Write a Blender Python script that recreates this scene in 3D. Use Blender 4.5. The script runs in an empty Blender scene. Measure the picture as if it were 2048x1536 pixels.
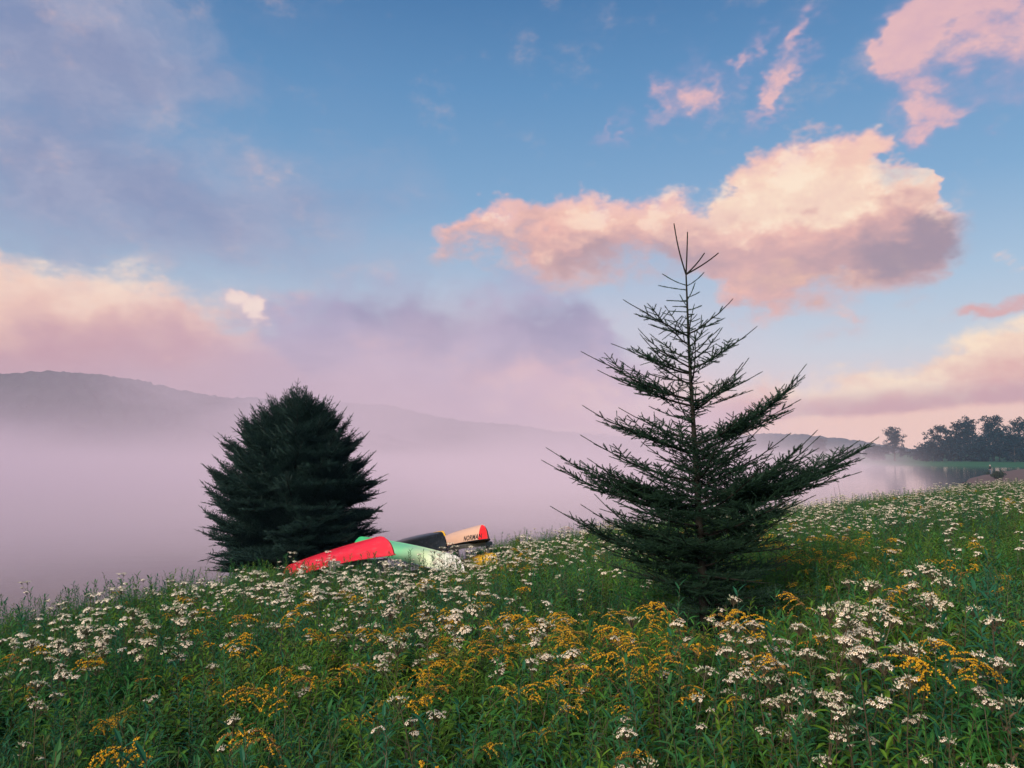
import bpy, math, random
import numpy as np
from mathutils import Vector, Matrix

S = bpy.context.scene
COL = S.collection
R = math.radians

# ------------------------------------------------------------------ camera
EYE = 5.0                       # height of the lens above the lake
PITCH = R(5.06)
FPX = 1547.0                    # focal length in pixels of a 2048 wide frame
cam = bpy.data.cameras.new('camera')
cam.sensor_width = 36.0
cam.lens = 36.0 * FPX / 2048.0
cam.clip_start = 0.05
cam.clip_end = 6000.0
cam_o = bpy.data.objects.new('camera', cam)
cam_o.location = (0, 0, EYE)
cam_o.rotation_euler = (math.pi / 2 + PITCH, 0, 0)
COL.objects.link(cam_o)
S.camera = cam_o


def ray(px, py):
    """direction of a point of the frame, in the world"""
    x, z = (px - 1024) / FPX, (768 - py) / FPX
    c, s = math.cos(PITCH), math.sin(PITCH)
    return np.array((x, c - z * s, s + z * c))


def azel(px, py):
    d = ray(px, py)
    return math.atan2(d[0], d[1]), math.atan2(d[2], math.hypot(d[0], d[1]))


def at(px, py, Y):
    d = ray(px, py)
    t = Y / d[1]
    return np.array((d[0] * t, Y, EYE + d[2] * t))


def proj(P):
    """world points (n,3) to the frame, for the planting plan"""
    P = np.atleast_2d(P)
    c, s = math.cos(PITCH), math.sin(PITCH)
    y = P[:, 1] * c + (P[:, 2] - EYE) * s
    z = -P[:, 1] * s + (P[:, 2] - EYE) * c
    y = np.maximum(y, 1e-3)
    return 1024 + FPX * P[:, 0] / y, 768 - FPX * z / y


# ------------------------------------------------------------------ render settings
S.render.engine = 'CYCLES'
S.view_settings.view_transform = 'Standard'
S.view_settings.look = 'None'
S.view_settings.exposure = 0.42
S.view_settings.gamma = 1.0
S.view_settings.use_curve_mapping = False
cy = S.cycles
cy.max_bounces = 8
cy.diffuse_bounces = 3
cy.glossy_bounces = 3
cy.transmission_bounces = 4
cy.transparent_max_bounces = 8
cy.volume_bounces = 4
cy.volume_step_rate = 1.0
cy.volume_max_steps = 256
cy.use_denoising = True


def lin(r, g, b):
    f = lambda v: (v / 255 / 12.92) if v / 255 <= 0.04045 else ((v / 255 + 0.055) / 1.055) ** 2.4
    return (f(r), f(g), f(b))


# ------------------------------------------------------------------ node expressions
class NT:
    """a small writer of node trees: numbers, sockets and operators"""
    def __init__(self, tree):
        self.t = tree
        self.n = tree.nodes

    def node(self, kind, **kw):
        n = self.n.new(kind)
        for k, v in kw.items():
            setattr(n, k, v)
        return n

    def put(self, sock, v):
        if isinstance(v, E):
            self.t.links.new(v.s, sock)
        elif hasattr(v, 'is_output'):
            self.t.links.new(v, sock)
        else:
            if isinstance(v, (tuple, list)) and len(v) == 3 and len(sock.default_value) == 4:
                v = tuple(v) + (1.0,)
            sock.default_value = v

    def m(self, op, a, b=None, c=None, clamp=False):
        n = self.node('ShaderNodeMath', operation=op, use_clamp=clamp)
        self.put(n.inputs[0], a)
        if b is not None:
            self.put(n.inputs[1], b)
        if c is not None:
            self.put(n.inputs[2], c)
        return E(self, n.outputs[0])

    def vm(self, op, a, b=None):
        n = self.node('ShaderNodeVectorMath', operation=op)
        self.put(n.inputs[0], a)
        if b is not None:
            if op == 'SCALE':
                self.put(n.inputs[3], b)
            else:
                self.put(n.inputs[1], b)
        return E(self, n.outputs[1] if op in ('DOT_PRODUCT', 'LENGTH') else n.outputs[0])

    def noise(self, vec, scale, detail=6, rough=0.55, dist=0.0, color=False, lac=2.0):
        n = self.node('ShaderNodeTexNoise')
        n.noise_dimensions = '3D'
        self.put(n.inputs['Vector'], vec)
        n.inputs['Scale'].default_value = scale
        n.inputs['Detail'].default_value = detail
        n.inputs['Roughness'].default_value = rough
        n.inputs['Lacunarity'].default_value = lac
        n.inputs['Distortion'].default_value = dist
        return E(self, n.outputs['Color' if color else 'Fac'])

    def sep(self, v):
        n = self.node('ShaderNodeSeparateXYZ')
        self.put(n.inputs[0], v)
        return [E(self, o) for o in n.outputs]

    def comb(self, x, y, z):
        n = self.node('ShaderNodeCombineXYZ')
        for i, v in enumerate((x, y, z)):
            self.put(n.inputs[i], v)
        return E(self, n.outputs[0])

    def mix(self, f, a, b):
        n = self.node('ShaderNodeMix', data_type='RGBA', clamp_factor=True)
        self.put(n.inputs[0], f)
        self.put(n.inputs[6], a)
        self.put(n.inputs[7], b)
        return E(self, n.outputs[2])

    def smooth(self, v, lo, hi):
        n = self.node('ShaderNodeMapRange', interpolation_type='SMOOTHSTEP')
        self.put(n.inputs[0], v)
        n.inputs[1].default_value = lo
        n.inputs[2].default_value = hi
        return E(self, n.outputs[0])

    def ramp(self, f, stops, mode='LINEAR'):
        n = self.node('ShaderNodeValToRGB')
        r = n.color_ramp
        r.interpolation = mode
        while len(r.elements) < len(stops):
            r.elements.new(0.5)
        for e, (p, c) in zip(r.elements, stops):
            e.position = p
            e.color = tuple(c) + (1.0,)
        self.put(n.inputs[0], f)
        return E(self, n.outputs[0])


class E:
    def __init__(self, nt, s):
        self.nt, self.s = nt, s

    def __add__(self, o): return self.nt.m('ADD', self, o)
    __radd__ = __add__
    def __mul__(self, o): return self.nt.m('MULTIPLY', self, o)
    __rmul__ = __mul__
    def __sub__(self, o): return self.nt.m('SUBTRACT', self, o)
    def __rsub__(self, o): return self.nt.m('SUBTRACT', o, self)
    def __truediv__(self, o): return self.nt.m('DIVIDE', self, o)
    def __neg__(self): return self.nt.m('MULTIPLY', self, -1.0)


# ------------------------------------------------------------------ sky
SUN_EL, SUN_AZ = R(25), R(-150)     # low morning sun behind the lens, to the left
SKY_STRENGTH = 0.1
w = bpy.data.worlds.new('World')
S.world = w
w.use_nodes = True
w.cycles.sampling_method = 'NONE'      # a broad even sky: the surfaces find it by themselves


def build_sky():
    t = w.node_tree
    t.nodes.clear()
    N = NT(t)
    out = N.node('ShaderNodeOutputWorld')
    bg = N.node('ShaderNodeBackground')
    bg.inputs['Strength'].default_value = SKY_STRENGTH
    t.links.new(bg.outputs[0], out.inputs[0])
    tc = N.node('ShaderNodeTexCoord')
    d = E(N, tc.outputs['Generated'])
    x, y, z = N.sep(d)
    az = N.m('ARCTAN2', x, y)
    el = N.m('ARCSINE', N.m('MINIMUM', N.m('MAXIMUM', z, -0.999), 0.999))
    # clear sky
    sk = N.node('ShaderNodeTexSky', sky_type='NISHITA')
    sk.sun_disc = False
    sk.sun_elevation = SUN_EL
    sk.sun_rotation = SUN_AZ
    sk.air_density = 1.0
    sk.dust_density = 1.2
    sk.ozone_density = 1.5
    nish = N.vm('SCALE', E(N, sk.outputs[0]), SKY_STRENGTH)
    deg = el * (180 / math.pi)
    band = N.ramp(N.m('DIVIDE', deg, 60.0, clamp=True), [
        (0.0, lin(244, 198, 186)), (0.06, lin(236, 200, 196)), (0.12, lin(206, 206, 214)), (0.2, lin(172, 194, 216)),
        (0.3, lin(128, 170, 208)), (0.43, lin(94, 146, 194)), (0.55, lin(62, 116, 170)), (1.0, lin(52, 96, 150))])
    front = N.smooth(az, -1.15, -0.75) * (1 - N.smooth(az, 0.75, 1.15)) * (1 - N.smooth(el, 0.6, 0.85))
    col = N.mix(0.5 + front * 0.3, nish, band)

    # shared noises on the sphere of directions
    p = N.vm('MULTIPLY', d, (1.0, 1.0, 1.55))
    q = N.vm('SUBTRACT', N.noise(p, 5.0, 5, 0.58, color=True), (0.5, 0.5, 0.5))
    wx, wy, wz = N.sep(q)
    fx, fy, fz = N.sep(N.vm('SUBTRACT', N.noise(p, 20.0, 3, 0.6, color=True), (0.5, 0.5, 0.5)))
    fn = (N.noise(p, 12.0, 8, 0.62) - 0.5) * 2.2         # about -0.5 .. 0.5
    ln = (N.noise(N.vm('ADD', p, N.vm('SCALE', q, 0.10)), 8.0, 3, 0.5) - 0.5) * 2.2
    fb = (N.noise(N.vm('ADD', p, (-0.020, 0.0, 0.030)), 12.0, 5, 0.62) - 0.5) * 2.2
    bill = N.smooth(fn - fb, -0.30, 0.34)      # small billows: bright on the side that faces the sun
    wn = (N.noise(N.vm('ADD', p, N.vm('SCALE', q, 0.3)), 6.0, 6, 0.62) - 0.5) * 2.2
    big = wy * 1.1 + 0.5
    last = [0.0]                     # every blob waits for the one before it, which keeps the shader's stack short

    def warped(a, b):
        return az + wx * a + fx * (b * 1.2), el + wz * a * 0.8 + fz * b

    def blob(P, acc, px, py, rx, ry, rot=0.0, k=1.0):
        ca, ce = azel(px, py)
        c0, e0 = azel(px - 40, py)
        c1, e1 = azel(px, py - 40)
        mp = N.node('ShaderNodeMapping', vector_type='TEXTURE')
        N.put(mp.inputs['Vector'], N.comb(P[0], P[1], last[0]))
        mp.inputs['Location'].default_value = (ca, ce, 0)
        mp.inputs['Rotation'].default_value = (0, 0, R(rot))
        mp.inputs['Scale'].default_value = (rx * abs(ca - c0) / 40, ry * abs(e1 - ce) / 40, 1e5)
        r2 = N.vm('DOT_PRODUCT', E(N, mp.outputs[0]), E(N, mp.outputs[0]))
        last[0] = N.m('MULTIPLY_ADD', N.m('POWER', math.exp(-1), r2), k, acc)
        return last[0]

    def total(P, blobs):
        f = 0.0
        for o in blobs:
            f = blob(P, f, *o)
        return f

    AZ0, AZ1, EL1 = -0.8, 0.8, 0.7

    def outline(P, pts):
        """(frame x, y, y, y) along a bank of cloud -> up to three elevations at this bearing"""
        stops = []
        for o in pts:
            A = azel(o[0], o[1])[0]
            stops.append(((A - AZ0) / (AZ1 - AZ0), tuple((azel(o[0], v)[1]) / EL1 for v in (list(o[1:]) + [900, 900])[:3])))
        c = N.ramp(P[0] * (1 / (AZ1 - AZ0)) + (-AZ0 / (AZ1 - AZ0)), stops)
        return [e * EL1 for e in N.sep(c)]

    C = lambda *c: tuple(lin(*c))
    AE = (az, el)

    # 0 -- ordinary broken cloud for the rest of the sky, faded out in the stretch that follows below
    gen = N.smooth(big * 0.7 + fn * 0.2 + 0.12, 0.5, 0.68) * (1 - front) * N.smooth(z, 0.0, 0.08)
    gcol = N.mix(N.smooth(fn, -0.4, 0.4), C(206, 170, 186), C(252, 216, 200))
    col = N.mix(gen * 0.8, col, gcol)

    # 1 -- lavender veil, upper left
    P = warped(0.22, 0.03)
    veil = total(P, [(40, 260, 360, 280, 0, 0.8), (420, 420, 340, 110, 8, 0.75), (100, 20, 320, 140, 0, 0.5), (640, 540, 300, 70, 0, 0.3), (300, 130, 240, 90, 20, .3)])
    a = N.smooth(veil + wn * 0.5 + fn * 0.1, 0.0, 1.05)
    col = N.mix(a * 0.92, col, N.mix(N.smooth(wn + ln * .5, -0.5, 0.5), C(138, 146, 180), C(164, 168, 194)))

    # 2 -- thin pink wisps, upper right
    P = warped(0.10, 0.09)
    wisp = total(P, [
        (1330, 165, 26, 34, 0, .8), (1400, 155, 46, 56, 25, .85), (1345, 215, 70, 26, 20, .45), (1240, 245, 18, 55, -25, .5),
        (1505, 92, 24, 50, -35, .9), (1550, 165, 26, 80, -30, .8), (1610, 60, 30, 50, -20, .7),
        (1770, 90, 60, 50, 0, .75), (1850, 70, 90, 44, 20, .65), (1960, 20, 150, 60, 10, .9), (1850, 160, 56, 90, 30, .8),
        (1970, 110, 80, 40, 0, .55), (1830, 235, 60, 34, 20, .65), (1930, 215, 90, 30, 8, .7), (2090, 80, 100, 100, 0, .75)])
    dens = wisp * (fn * 1.3 + wn * 1.0 + 1.2)
    a = N.smooth(dens, 0.04, 1.25) * 0.92
    wc = N.mix(N.smooth(dens, 0.2, 1.2), C(166, 160, 198), C(234, 186, 186))
    wc = N.mix((1 - bill) * 0.35, wc, C(196, 160, 186))
    col = N.mix(a * 0.97, col, wc)

    # 3 -- grey violet bank over the middle of the lake
    P = warped(0.16, 0.06)
    top, bot, _ = outline(P, [(250, 690, 830), (480, 660, 830), (570, 610, 830), (680, 560, 840), (760, 580, 840), (850, 558, 840), (910, 590, 850), (980, 556, 850),
                              (1080, 540, 850), (1170, 585, 850), (1250, 670, 850), (1330, 740, 850), (1500, 790, 850)])
    d3 = (top - P[1]) * (1 / 0.045) + wn * 0.9 + fn * 0.7
    a = N.smooth(d3, -0.4, 1.2) * N.smooth(az, -0.62, -0.4)
    low = N.smooth(el + wz * 0.08, azel(0, 820)[1], azel(0, 640)[1])
    mc = N.mix(low, C(190, 152, 172), N.mix(N.smooth(ln + wn + fn * .5, -0.6, 0.6), C(130, 130, 168), C(170, 162, 192)))
    col = N.mix(a * 0.95, col, mc)
    pk = total(P, [(1060, 760, 120, 50, 0, .7), (1180, 790, 130, 50, 0, .9), (940, 740, 60, 34, 0, .4)])
    col = N.mix(N.smooth(pk + fn * 0.45 + wn * .3, 0.1, 1.1) * 0.85, col, N.mix(N.smooth(ln + fn, -.5, .5), C(214, 166, 174), C(248, 200, 180)))

    # 4 -- peach bank low on the right
    P = warped(0.10, 0.05)
    top, mid, _ = outline(P, [(1050, 800, 840), (1300, 760, 838), (1480, 750, 834), (1560, 738, 830), (1620, 752, 827), (1700, 734, 822), (1750, 702, 817), (1800, 705, 812),
                              (1850, 690, 806), (1910, 655, 799), (1960, 640, 793), (2040, 620, 784), (2300, 540, 770), (2700, 560, 770)])
    d4 = (top - P[1]) * (1 / 0.022) + fn * 1.2 + ln * 0.5
    a = N.smooth(d4, -0.45, 1.1) * N.smooth(az, -0.02, 0.16) * (1 - N.smooth(az, 0.8, 1.2))
    rs = total(P, [(2000, 602, 70, 18, 5, .8), (1930, 612, 44, 16, 0, .6), (2060, 575, 60, 18, 0, .6), (2030, 500, 30, 12, 0, .5), (1700, 632, 50, 9, 0, .4)])
    as_ = N.smooth(rs + fn * .7 + ln * .2, 0.05, 1.0)
    col = N.mix(as_, col, N.mix(N.smooth(ln + fn + (el - azel(2000, 590)[1]) * 30.0, -0.6, 0.6), C(218, 168, 166), C(252, 204, 184)))
    lit = N.smooth((P[1] - mid) * (1 / 0.040) + ln * 1.0 + fn * 0.9, -0.2, 1.1)
    rc = N.mix(lit, C(226, 166, 158), C(255, 226, 196))
    rc = N.mix((1 - bill) * 0.42, rc, C(226, 172, 164))
    col = N.mix(a, col, rc)
    band = (mid + 0.004 - el) + wz * 0.016 + ln * 0.006 + fn * .004
    sh = N.smooth(band + fn * .008, -0.024, 0.003) * (1 - N.smooth(band + fn * .004, 0.006, 0.019)) * N.smooth(az, 0.1, 0.3)
    col = N.mix(sh * 0.62, col, C(196, 150, 156))
    col = N.mix(N.smooth(band, 0.008, 0.017) * a * 0.9, col, C(246, 200, 180))

    # 5 -- bright bank on the left
    P = warped(0.12, 0.06)
    top, mid, _ = outline(P, [(-500, 420, 700), (-200, 470, 700), (0, 500, 690), (50, 520, 690), (110, 548, 690), (180, 554, 685), (230, 570, 685), (290, 566, 685), (350, 582, 685),
                              (420, 606, 685), (500, 650, 690), (560, 690, 720), (640, 760, 800)])
    d5 = (top - P[1]) * (1 / 0.022) + fn * 1.1 + ln * 0.5
    a = N.smooth(d5, -0.5, 1.1) * N.smooth(az, -1.2, -0.8) * (1 - N.smooth(az + wx * 0.1, -0.36, -0.14))
    lit = N.smooth((P[1] - mid) * (1 / 0.06) + ln * 0.5 + wn * .4 + fn * .4, -0.3, 0.8)
    lc = N.mix(lit, C(206, 152, 158), C(250, 204, 182))
    rim = N.smooth(d5 * -0.5 + ln * 1.4 + fn * 1.3 + lit * 0.5, -0.9, 1.1) * lit
    lc = N.mix(rim * 0.95, lc, C(255, 232, 210))
    lc = N.mix((1 - bill) * 0.30, lc, C(222, 176, 174))
    lc = N.mix(N.smooth(az + wx * .1, -0.42, -0.26) * 0.75, lc, C(194, 158, 174))
    col = N.mix(a * 0.97, col, lc)
    P = warped(0.035, 0.05)
    puff = total(P, [(462, 602, 26, 20, -35, .85), (500, 626, 36, 18, -30, .85), (522, 618, 22, 26, 0, .7)])
    dp = puff * (1.0 + fn * 0.6)
    col = N.mix(N.smooth(dp, 0.2, 1.0) * .95, col, N.mix(N.smooth(dp, .3, 1.2), C(232, 196, 196), C(255, 230, 214)))

    # 6 -- the big cloud
    P = warped(0.085, 0.085)
    top, mid, bot = outline(P, [
        (830, 520, 520, 520), (870, 466, 500, 534), (920, 416, 480, 534), (990, 392, 478, 530), (1030, 408, 480, 530), (1065, 408, 478, 540), (1130, 380, 474, 558), (1160, 384, 472, 560), (1210, 404, 470, 552),
        (1300, 402, 467, 540), (1370, 396, 467, 556), (1440, 398, 467, 616), (1480, 364, 472, 660), (1500, 330, 476, 664), (1540, 290, 480, 650),
        (1590, 260, 482, 630), (1650, 238, 470, 620), (1720, 234, 440, 608), (1770, 248, 415, 606), (1810, 292, 402, 598), (1850, 340, 388, 580),
        (1870, 385, 396, 552), (1910, 408, 412, 522), (1970, 450, 452, 480)])
    up = (top - P[1])
    dn = (P[1] - bot)
    d1 = up * (1 / 0.018) + fn * 1.35 + ln * 0.8 + wn * .3
    inside = N.smooth(az + wx * .04, azel(840, 480)[0], azel(900, 480)[0]) * (1 - N.smooth(az + wx * .04, azel(1890, 450)[0], azel(1960, 450)[0]))
    crisp = N.smooth(d1, -0.35, 1.15)
    under = N.smooth(dn * (1 / 0.026) + fn * 1.0 + ln * 0.9 + wn * .6, -0.5, 1.4)
    thin = N.smooth(total(P, [(1010, 470, 70, 50, 0, .5), (1800, 330, 60, 60, 0, .8), (1480, 320, 50, 50, 0, .5)]) + fn * .8 + ln * .4, 0.2, 1.1)
    a = crisp * under * inside * (1 - thin * 0.45)
    lit = N.smooth((P[1] - mid) * (1 / 0.035) + ln * 0.9 + fn * 0.7, -0.5, 0.7)
    dark = N.smooth(total(P, [(1790, 515, 210, 60, 12, 1.0), (1890, 460, 70, 50, 0, .7), (1390, 530, 120, 30, 0, .6), (1190, 515, 100, 26, 0, .55), (1650, 520, 100, 30, 0, .3)]) + ln * .8 + fn * .7, -0.1, 1.35)
    sc = N.mix(dark, C(238, 182, 170), C(160, 140, 154))
    hot = N.smooth(total(P, [(1650, 370, 160, 85, 0, 1.0), (1530, 430, 160, 42, 0, .8), (1150, 420, 70, 26, 0, .4)]) + ln * .7 + fn * .6, 0.0, 1.1)
    glow = N.smooth(total(P, [(1620, 570, 110, 26, 0, .8), (1500, 580, 60, 26, 0, .4)]) + ln * .6 + fn * .5, 0.1, 1.1)
    sc = N.mix(glow * .8, sc, C(248, 196, 164))
    cc = N.mix(N.smooth(d1, 0.1, 2.2), C(232, 184, 190), C(250, 200, 178))
    cc = N.mix(lit, sc, cc)
    cc = N.mix(hot * lit * 0.97, cc, C(255, 228, 200))
    cc = N.mix((1 - bill) * 0.45, cc, N.mix(lit, C(172, 146, 158), C(232, 184, 176)))
    cc = N.mix(N.smooth(bill, 0.6, 1.0) * lit * 0.35, cc, C(255, 236, 214))
    col = N.mix(a * 0.98, col, cc)

    col = N.vm('SCALE', col, 0.77 / SKY_STRENGTH)
    N.put(bg.inputs['Color'], col)


build_sky()

sun = bpy.data.lights.new('sun', 'SUN')
sun.energy = 3.8
sun.angle = R(16)
sun.color = (1.0, 0.80, 0.68)
sun_o = bpy.data.objects.new('sun', sun)
sd = Vector((math.sin(SUN_AZ) * math.cos(SUN_EL), math.cos(SUN_AZ) * math.cos(SUN_EL), math.sin(SUN_EL)))
sun_o.rotation_euler = sd.to_track_quat('Z', 'Y').to_euler()
sun_o.location = sd * 60
COL.objects.link(sun_o)

# ------------------------------------------------------------------ helpers
rng = np.random.default_rng(7)
random.seed(7)


def material(name, build):
    m = bpy.data.materials.new(name)
    m.use_nodes = True
    m.node_tree.nodes.clear()
    N = NT(m.node_tree)
    out = N.node('ShaderNodeOutputMaterial')
    build(N, out)
    return m


def principled(N, out, color, rough=0.6, metal=0.0, spec=0.4, bump=None, strength=0.3, dist=0.02):
    b = N.node('ShaderNodeBsdfPrincipled')
    N.put(b.inputs['Base Color'], color)
    N.put(b.inputs['Roughness'], rough)
    b.inputs['Metallic'].default_value = metal
    b.inputs['Specular IOR Level'].default_value = spec
    if bump is not None:
        bp = N.node('ShaderNodeBump')
        bp.inputs['Strength'].default_value = strength
        bp.inputs['Distance'].default_value = dist
        N.put(bp.inputs['Height'], bump)
        N.t.links.new(bp.outputs[0], b.inputs['Normal'])
    N.t.links.new(b.outputs[0], out.inputs['Surface'])
    return b


def leafy(N, out, color, trans=0.35, rough=0.55):
    """matt leaf that lets some light through"""
    b = N.node('ShaderNodeBsdfPrincipled')
    N.put(b.inputs['Base Color'], color)
    b.inputs['Roughness'].default_value = rough
    b.inputs['Specular IOR Level'].default_value = 0.15
    t = N.node('ShaderNodeBsdfTranslucent')
    N.put(t.inputs['Color'], color)
    mx = N.node('ShaderNodeMixShader')
    mx.inputs[0].default_value = trans
    N.t.links.new(b.outputs[0], mx.inputs[1])
    N.t.links.new(t.outputs[0], mx.inputs[2])
    N.t.links.new(mx.outputs[0], out.inputs['Surface'])


def coords(N, kind='Object'):
    return E(N, N.node('ShaderNodeTexCoord').outputs[kind])


def position(N):
    return E(N, N.node('ShaderNodeNewGeometry').outputs['Position'])


def rand_obj(N):
    return E(N, N.node('ShaderNodeObjectInfo').outputs['Random'])


def rand_island(N):
    return E(N, N.node('ShaderNodeNewGeometry').outputs['Random Per Island'])


def mesh_np(name, V, F, mats, mi=None, smooth=False):
    """mesh from arrays; F is (n,3) or (n,4) or a list of such arrays"""
    V = np.asarray(V, dtype=np.float32)
    Fs = F if isinstance(F, list) else [F]
    Fs = [np.asarray(f, dtype=np.int32) for f in Fs if len(f)]
    me = bpy.data.meshes.new(name)
    me.vertices.add(len(V))
    me.vertices.foreach_set('co', V.ravel())
    tot = np.concatenate([np.full(len(f), f.shape[1], dtype=np.int32) for f in Fs])
    loops = np.concatenate([f.ravel() for f in Fs])
    me.loops.add(len(loops))
    me.loops.foreach_set('vertex_index', loops)
    me.polygons.add(len(tot))
    me.polygons.foreach_set('loop_start', np.concatenate([[0], np.cumsum(tot)[:-1]]).astype(np.int32))
    me.polygons.foreach_set('loop_total', tot)
    for m in (mats if isinstance(mats, (list, tuple)) else [mats]):
        me.materials.append(m)
    if mi is not None:
        me.polygons.foreach_set('material_index', np.asarray(mi, dtype=np.int32))
    me.polygons.foreach_set('use_smooth', np.full(len(tot), smooth, dtype=bool))
    me.update(calc_edges=True)
    return me


def link(name, data, parent=None, loc=(0, 0, 0)):
    o = bpy.data.objects.new(name, data)
    COL.objects.link(o)
    o.location = loc
    if parent is not None:
        o.parent = parent
    return o


def tag(o, label=None, cat=None, group=None, kind=None):
    for k, v in (('label', label), ('category', cat), ('group', group), ('kind', kind)):
        if v:
            o[k] = v
    return o


class MB:
    """collects vertices and faces (with a material number) for one mesh"""
    def __init__(self):
        self.v, self.t, self.q, self.mt, self.mq, self.n = [], [], [], [], [], 0

    def add(self, V, T=None, Q=None, m=0):
        V = np.asarray(V, dtype=np.float64).reshape(-1, 3)
        self.v.append(V)
        if T is not None and len(T):
            T = np.asarray(T).reshape(-1, 3)
            self.t.append(T + self.n)
            self.mt.append(np.full(len(T), m))
        if Q is not None and len(Q):
            Q = np.asarray(Q).reshape(-1, 4)
            self.q.append(Q + self.n)
            self.mq.append(np.full(len(Q), m))
        self.n += len(V)

    def tube(self, pts, rad, k=5, m=0, cap=True):
        pts = np.asarray(pts, dtype=np.float64)
        rad = np.broadcast_to(np.asarray(rad, dtype=np.float64), (len(pts),))
        tang = np.gradient(pts, axis=0)
        tang /= np.linalg.norm(tang, axis=1)[:, None] + 1e-12
        ref = np.where(np.abs(tang[:, 2:3]) > 0.9, np.array([[1.0, 0, 0]]), np.array([[0, 0, 1.0]]))
        a = np.cross(tang, ref)
        a /= np.linalg.norm(a, axis=1)[:, None]
        b = np.cross(tang, a)
        ang = np.arange(k) * 2 * math.pi / k
        V = (pts[:, None, :] + rad[:, None, None] * (np.cos(ang)[None, :, None] * a[:, None, :] + np.sin(ang)[None, :, None] * b[:, None, :])).reshape(-1, 3)
        i = np.arange(len(pts) - 1)[:, None] * k
        j = np.arange(k)[None, :]
        j2 = (j + 1) % k
        Q = np.stack([i + j, i + j2, i + k + j2, i + k + j], axis=-1).reshape(-1, 4)
        T = []
        if cap:
            e = (len(pts) - 1) * k
            T = [(0, x + 1, x) for x in range(1, k - 1)] + [(e, e + x, e + x + 1) for x in range(1, k - 1)]
        self.add(V, T, Q, m)

    def box(self, c, size, rot=None, m=0):
        x, y, z = np.asarray(size) / 2
        V = np.array([(sx * x, sy * y, sz * z) for sx in (-1, 1) for sy in (-1, 1) for sz in (-1, 1)])
        if rot is not None:
            V = V @ np.asarray(rot).T
        self.add(V + np.asarray(c), None, [(0, 1, 3, 2), (4, 6, 7, 5), (0, 4, 5, 1), (2, 3, 7, 6), (0, 2, 6, 4), (1, 5, 7, 3)], m)

    def mesh(self, name, mats, smooth=False):
        V = np.concatenate(self.v)
        F, mi = [], []
        if self.t:
            F.append(np.concatenate(self.t)); mi.append(np.concatenate(self.mt))
        if self.q:
            F.append(np.concatenate(self.q)); mi.append(np.concatenate(self.mq))
        return mesh_np(name, V, F, mats, np.concatenate(mi), smooth)


def sstep(x, a, b):
    t = np.clip((np.asarray(x, dtype=float) - a) / (b - a), 0, 1)
    return t * t * (3 - 2 * t)


def vnoise(x, y, seed=0):
    """smooth value noise, about -1..1"""
    x = np.asarray(x, dtype=float); y = np.asarray(y, dtype=float)
    xi, yi = np.floor(x), np.floor(y)
    def h(a, b):
        v = np.sin(a * 127.1 + b * 311.7 + seed * 74.7) * 43758.5453
        return (v - np.floor(v)) * 2 - 1
    fx, fy = x - xi, y - yi
    fx, fy = fx * fx * (3 - 2 * fx), fy * fy * (3 - 2 * fy)
    return (h(xi, yi) * (1 - fx) + h(xi + 1, yi) * fx) * (1 - fy) + (h(xi, yi + 1) * (1 - fx) + h(xi + 1, yi + 1) * fx) * fy


def fbm(x, y, o=4, seed=0):
    return sum(vnoise(x * 2 ** i, y * 2 ** i, seed + i) * 0.5 ** (i + 1) for i in range(o))


def polar_grid(phis, rs, zf):
    P, Rr = np.meshgrid(phis, rs, indexing='ij')
    X, Y = Rr * np.sin(P), Rr * np.cos(P)
    Z = zf(P, Rr, X, Y)
    V = np.stack([X, Y, Z], -1).reshape(-1, 3)
    n, k = P.shape
    i = np.arange(n - 1)[:, None] * k
    j = np.arange(k - 1)[None, :]
    Q = np.stack([i + j, i + j + 1, i + k + j + 1, i + k + j], -1).reshape(-1, 4)
    return V, Q


# ------------------------------------------------------------------ ground: the meadow bank, falling to the lake and the beach
PH = np.radians([-180, -120, -60, -33.5, -21.0, -15.3, -8.2, -0.9, 6.5, 19.1, 26.6, 33.5, 60, 90, 180])
RE = np.array([200, 40, 13, 12, 16.1, 24.9, 23.2, 25, 28.2, 36, 44.7, 57.6, 120, 200, 200.0])
ZE = np.array([3.5, 3.1, 2.6, 2.41, 1.98, 1.25, 1.43, 1.6, 1.73, 2.0, 2.28, 2.65, 3.0, 3.4, 3.5])


def ground_z(X, Y, bumps=True):
    X = np.asarray(X, dtype=float); Y = np.asarray(Y, dtype=float)
    r = np.hypot(X, Y)
    ph = np.arctan2(X, Y)
    re, ze = np.interp(ph, PH, RE), np.interp(ph, PH, ZE)
    inside = 3.4 + (ze - 3.4) * np.clip(r / re, 0, 1) ** 1.1
    deg = np.degrees(ph)
    ysh = 123 + np.clip(deg - 30.2, -1, 60) / 3.3 * 80
    land = sstep(deg, 29.0, 30.4) * (1 - sstep(Y, ysh - 8, ysh + 12)) * (1 - sstep(deg, 150, 170))
    floor = -1.6 + 2.6 * land
    d = np.maximum(r - re, 0)
    out = np.maximum(ze - 0.28 * np.maximum(d - 0.8, 0) - 0.05 * d, floor)
    z = np.where(r < re, inside, out)
    if bumps:
        z = z + fbm(X * 0.45, Y * 0.45, 3, 3) * 0.12 * (r > 1.5)
    return z


def mat_ground(N, out):
    p = position(N)
    n1 = N.noise(p, 0.6, 5, 0.6)
    n2 = N.noise(p, 9.0, 6, 0.6)
    x, y, z = N.sep(p)
    soil = N.mix(n2, (0.018, 0.024, 0.010), (0.045, 0.040, 0.018))
    sand = N.mix(n1, (0.10, 0.066, 0.058), (0.17, 0.12, 0.11))
    r = N.vm('LENGTH', p)
    c = N.mix(N.smooth(r + (n1 - 0.5) * 16.0, 60.0, 74.0), soil, sand)
    principled(N, out, c, 0.9, spec=0.2, bump=n2, strength=0.6, dist=0.05)


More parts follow.
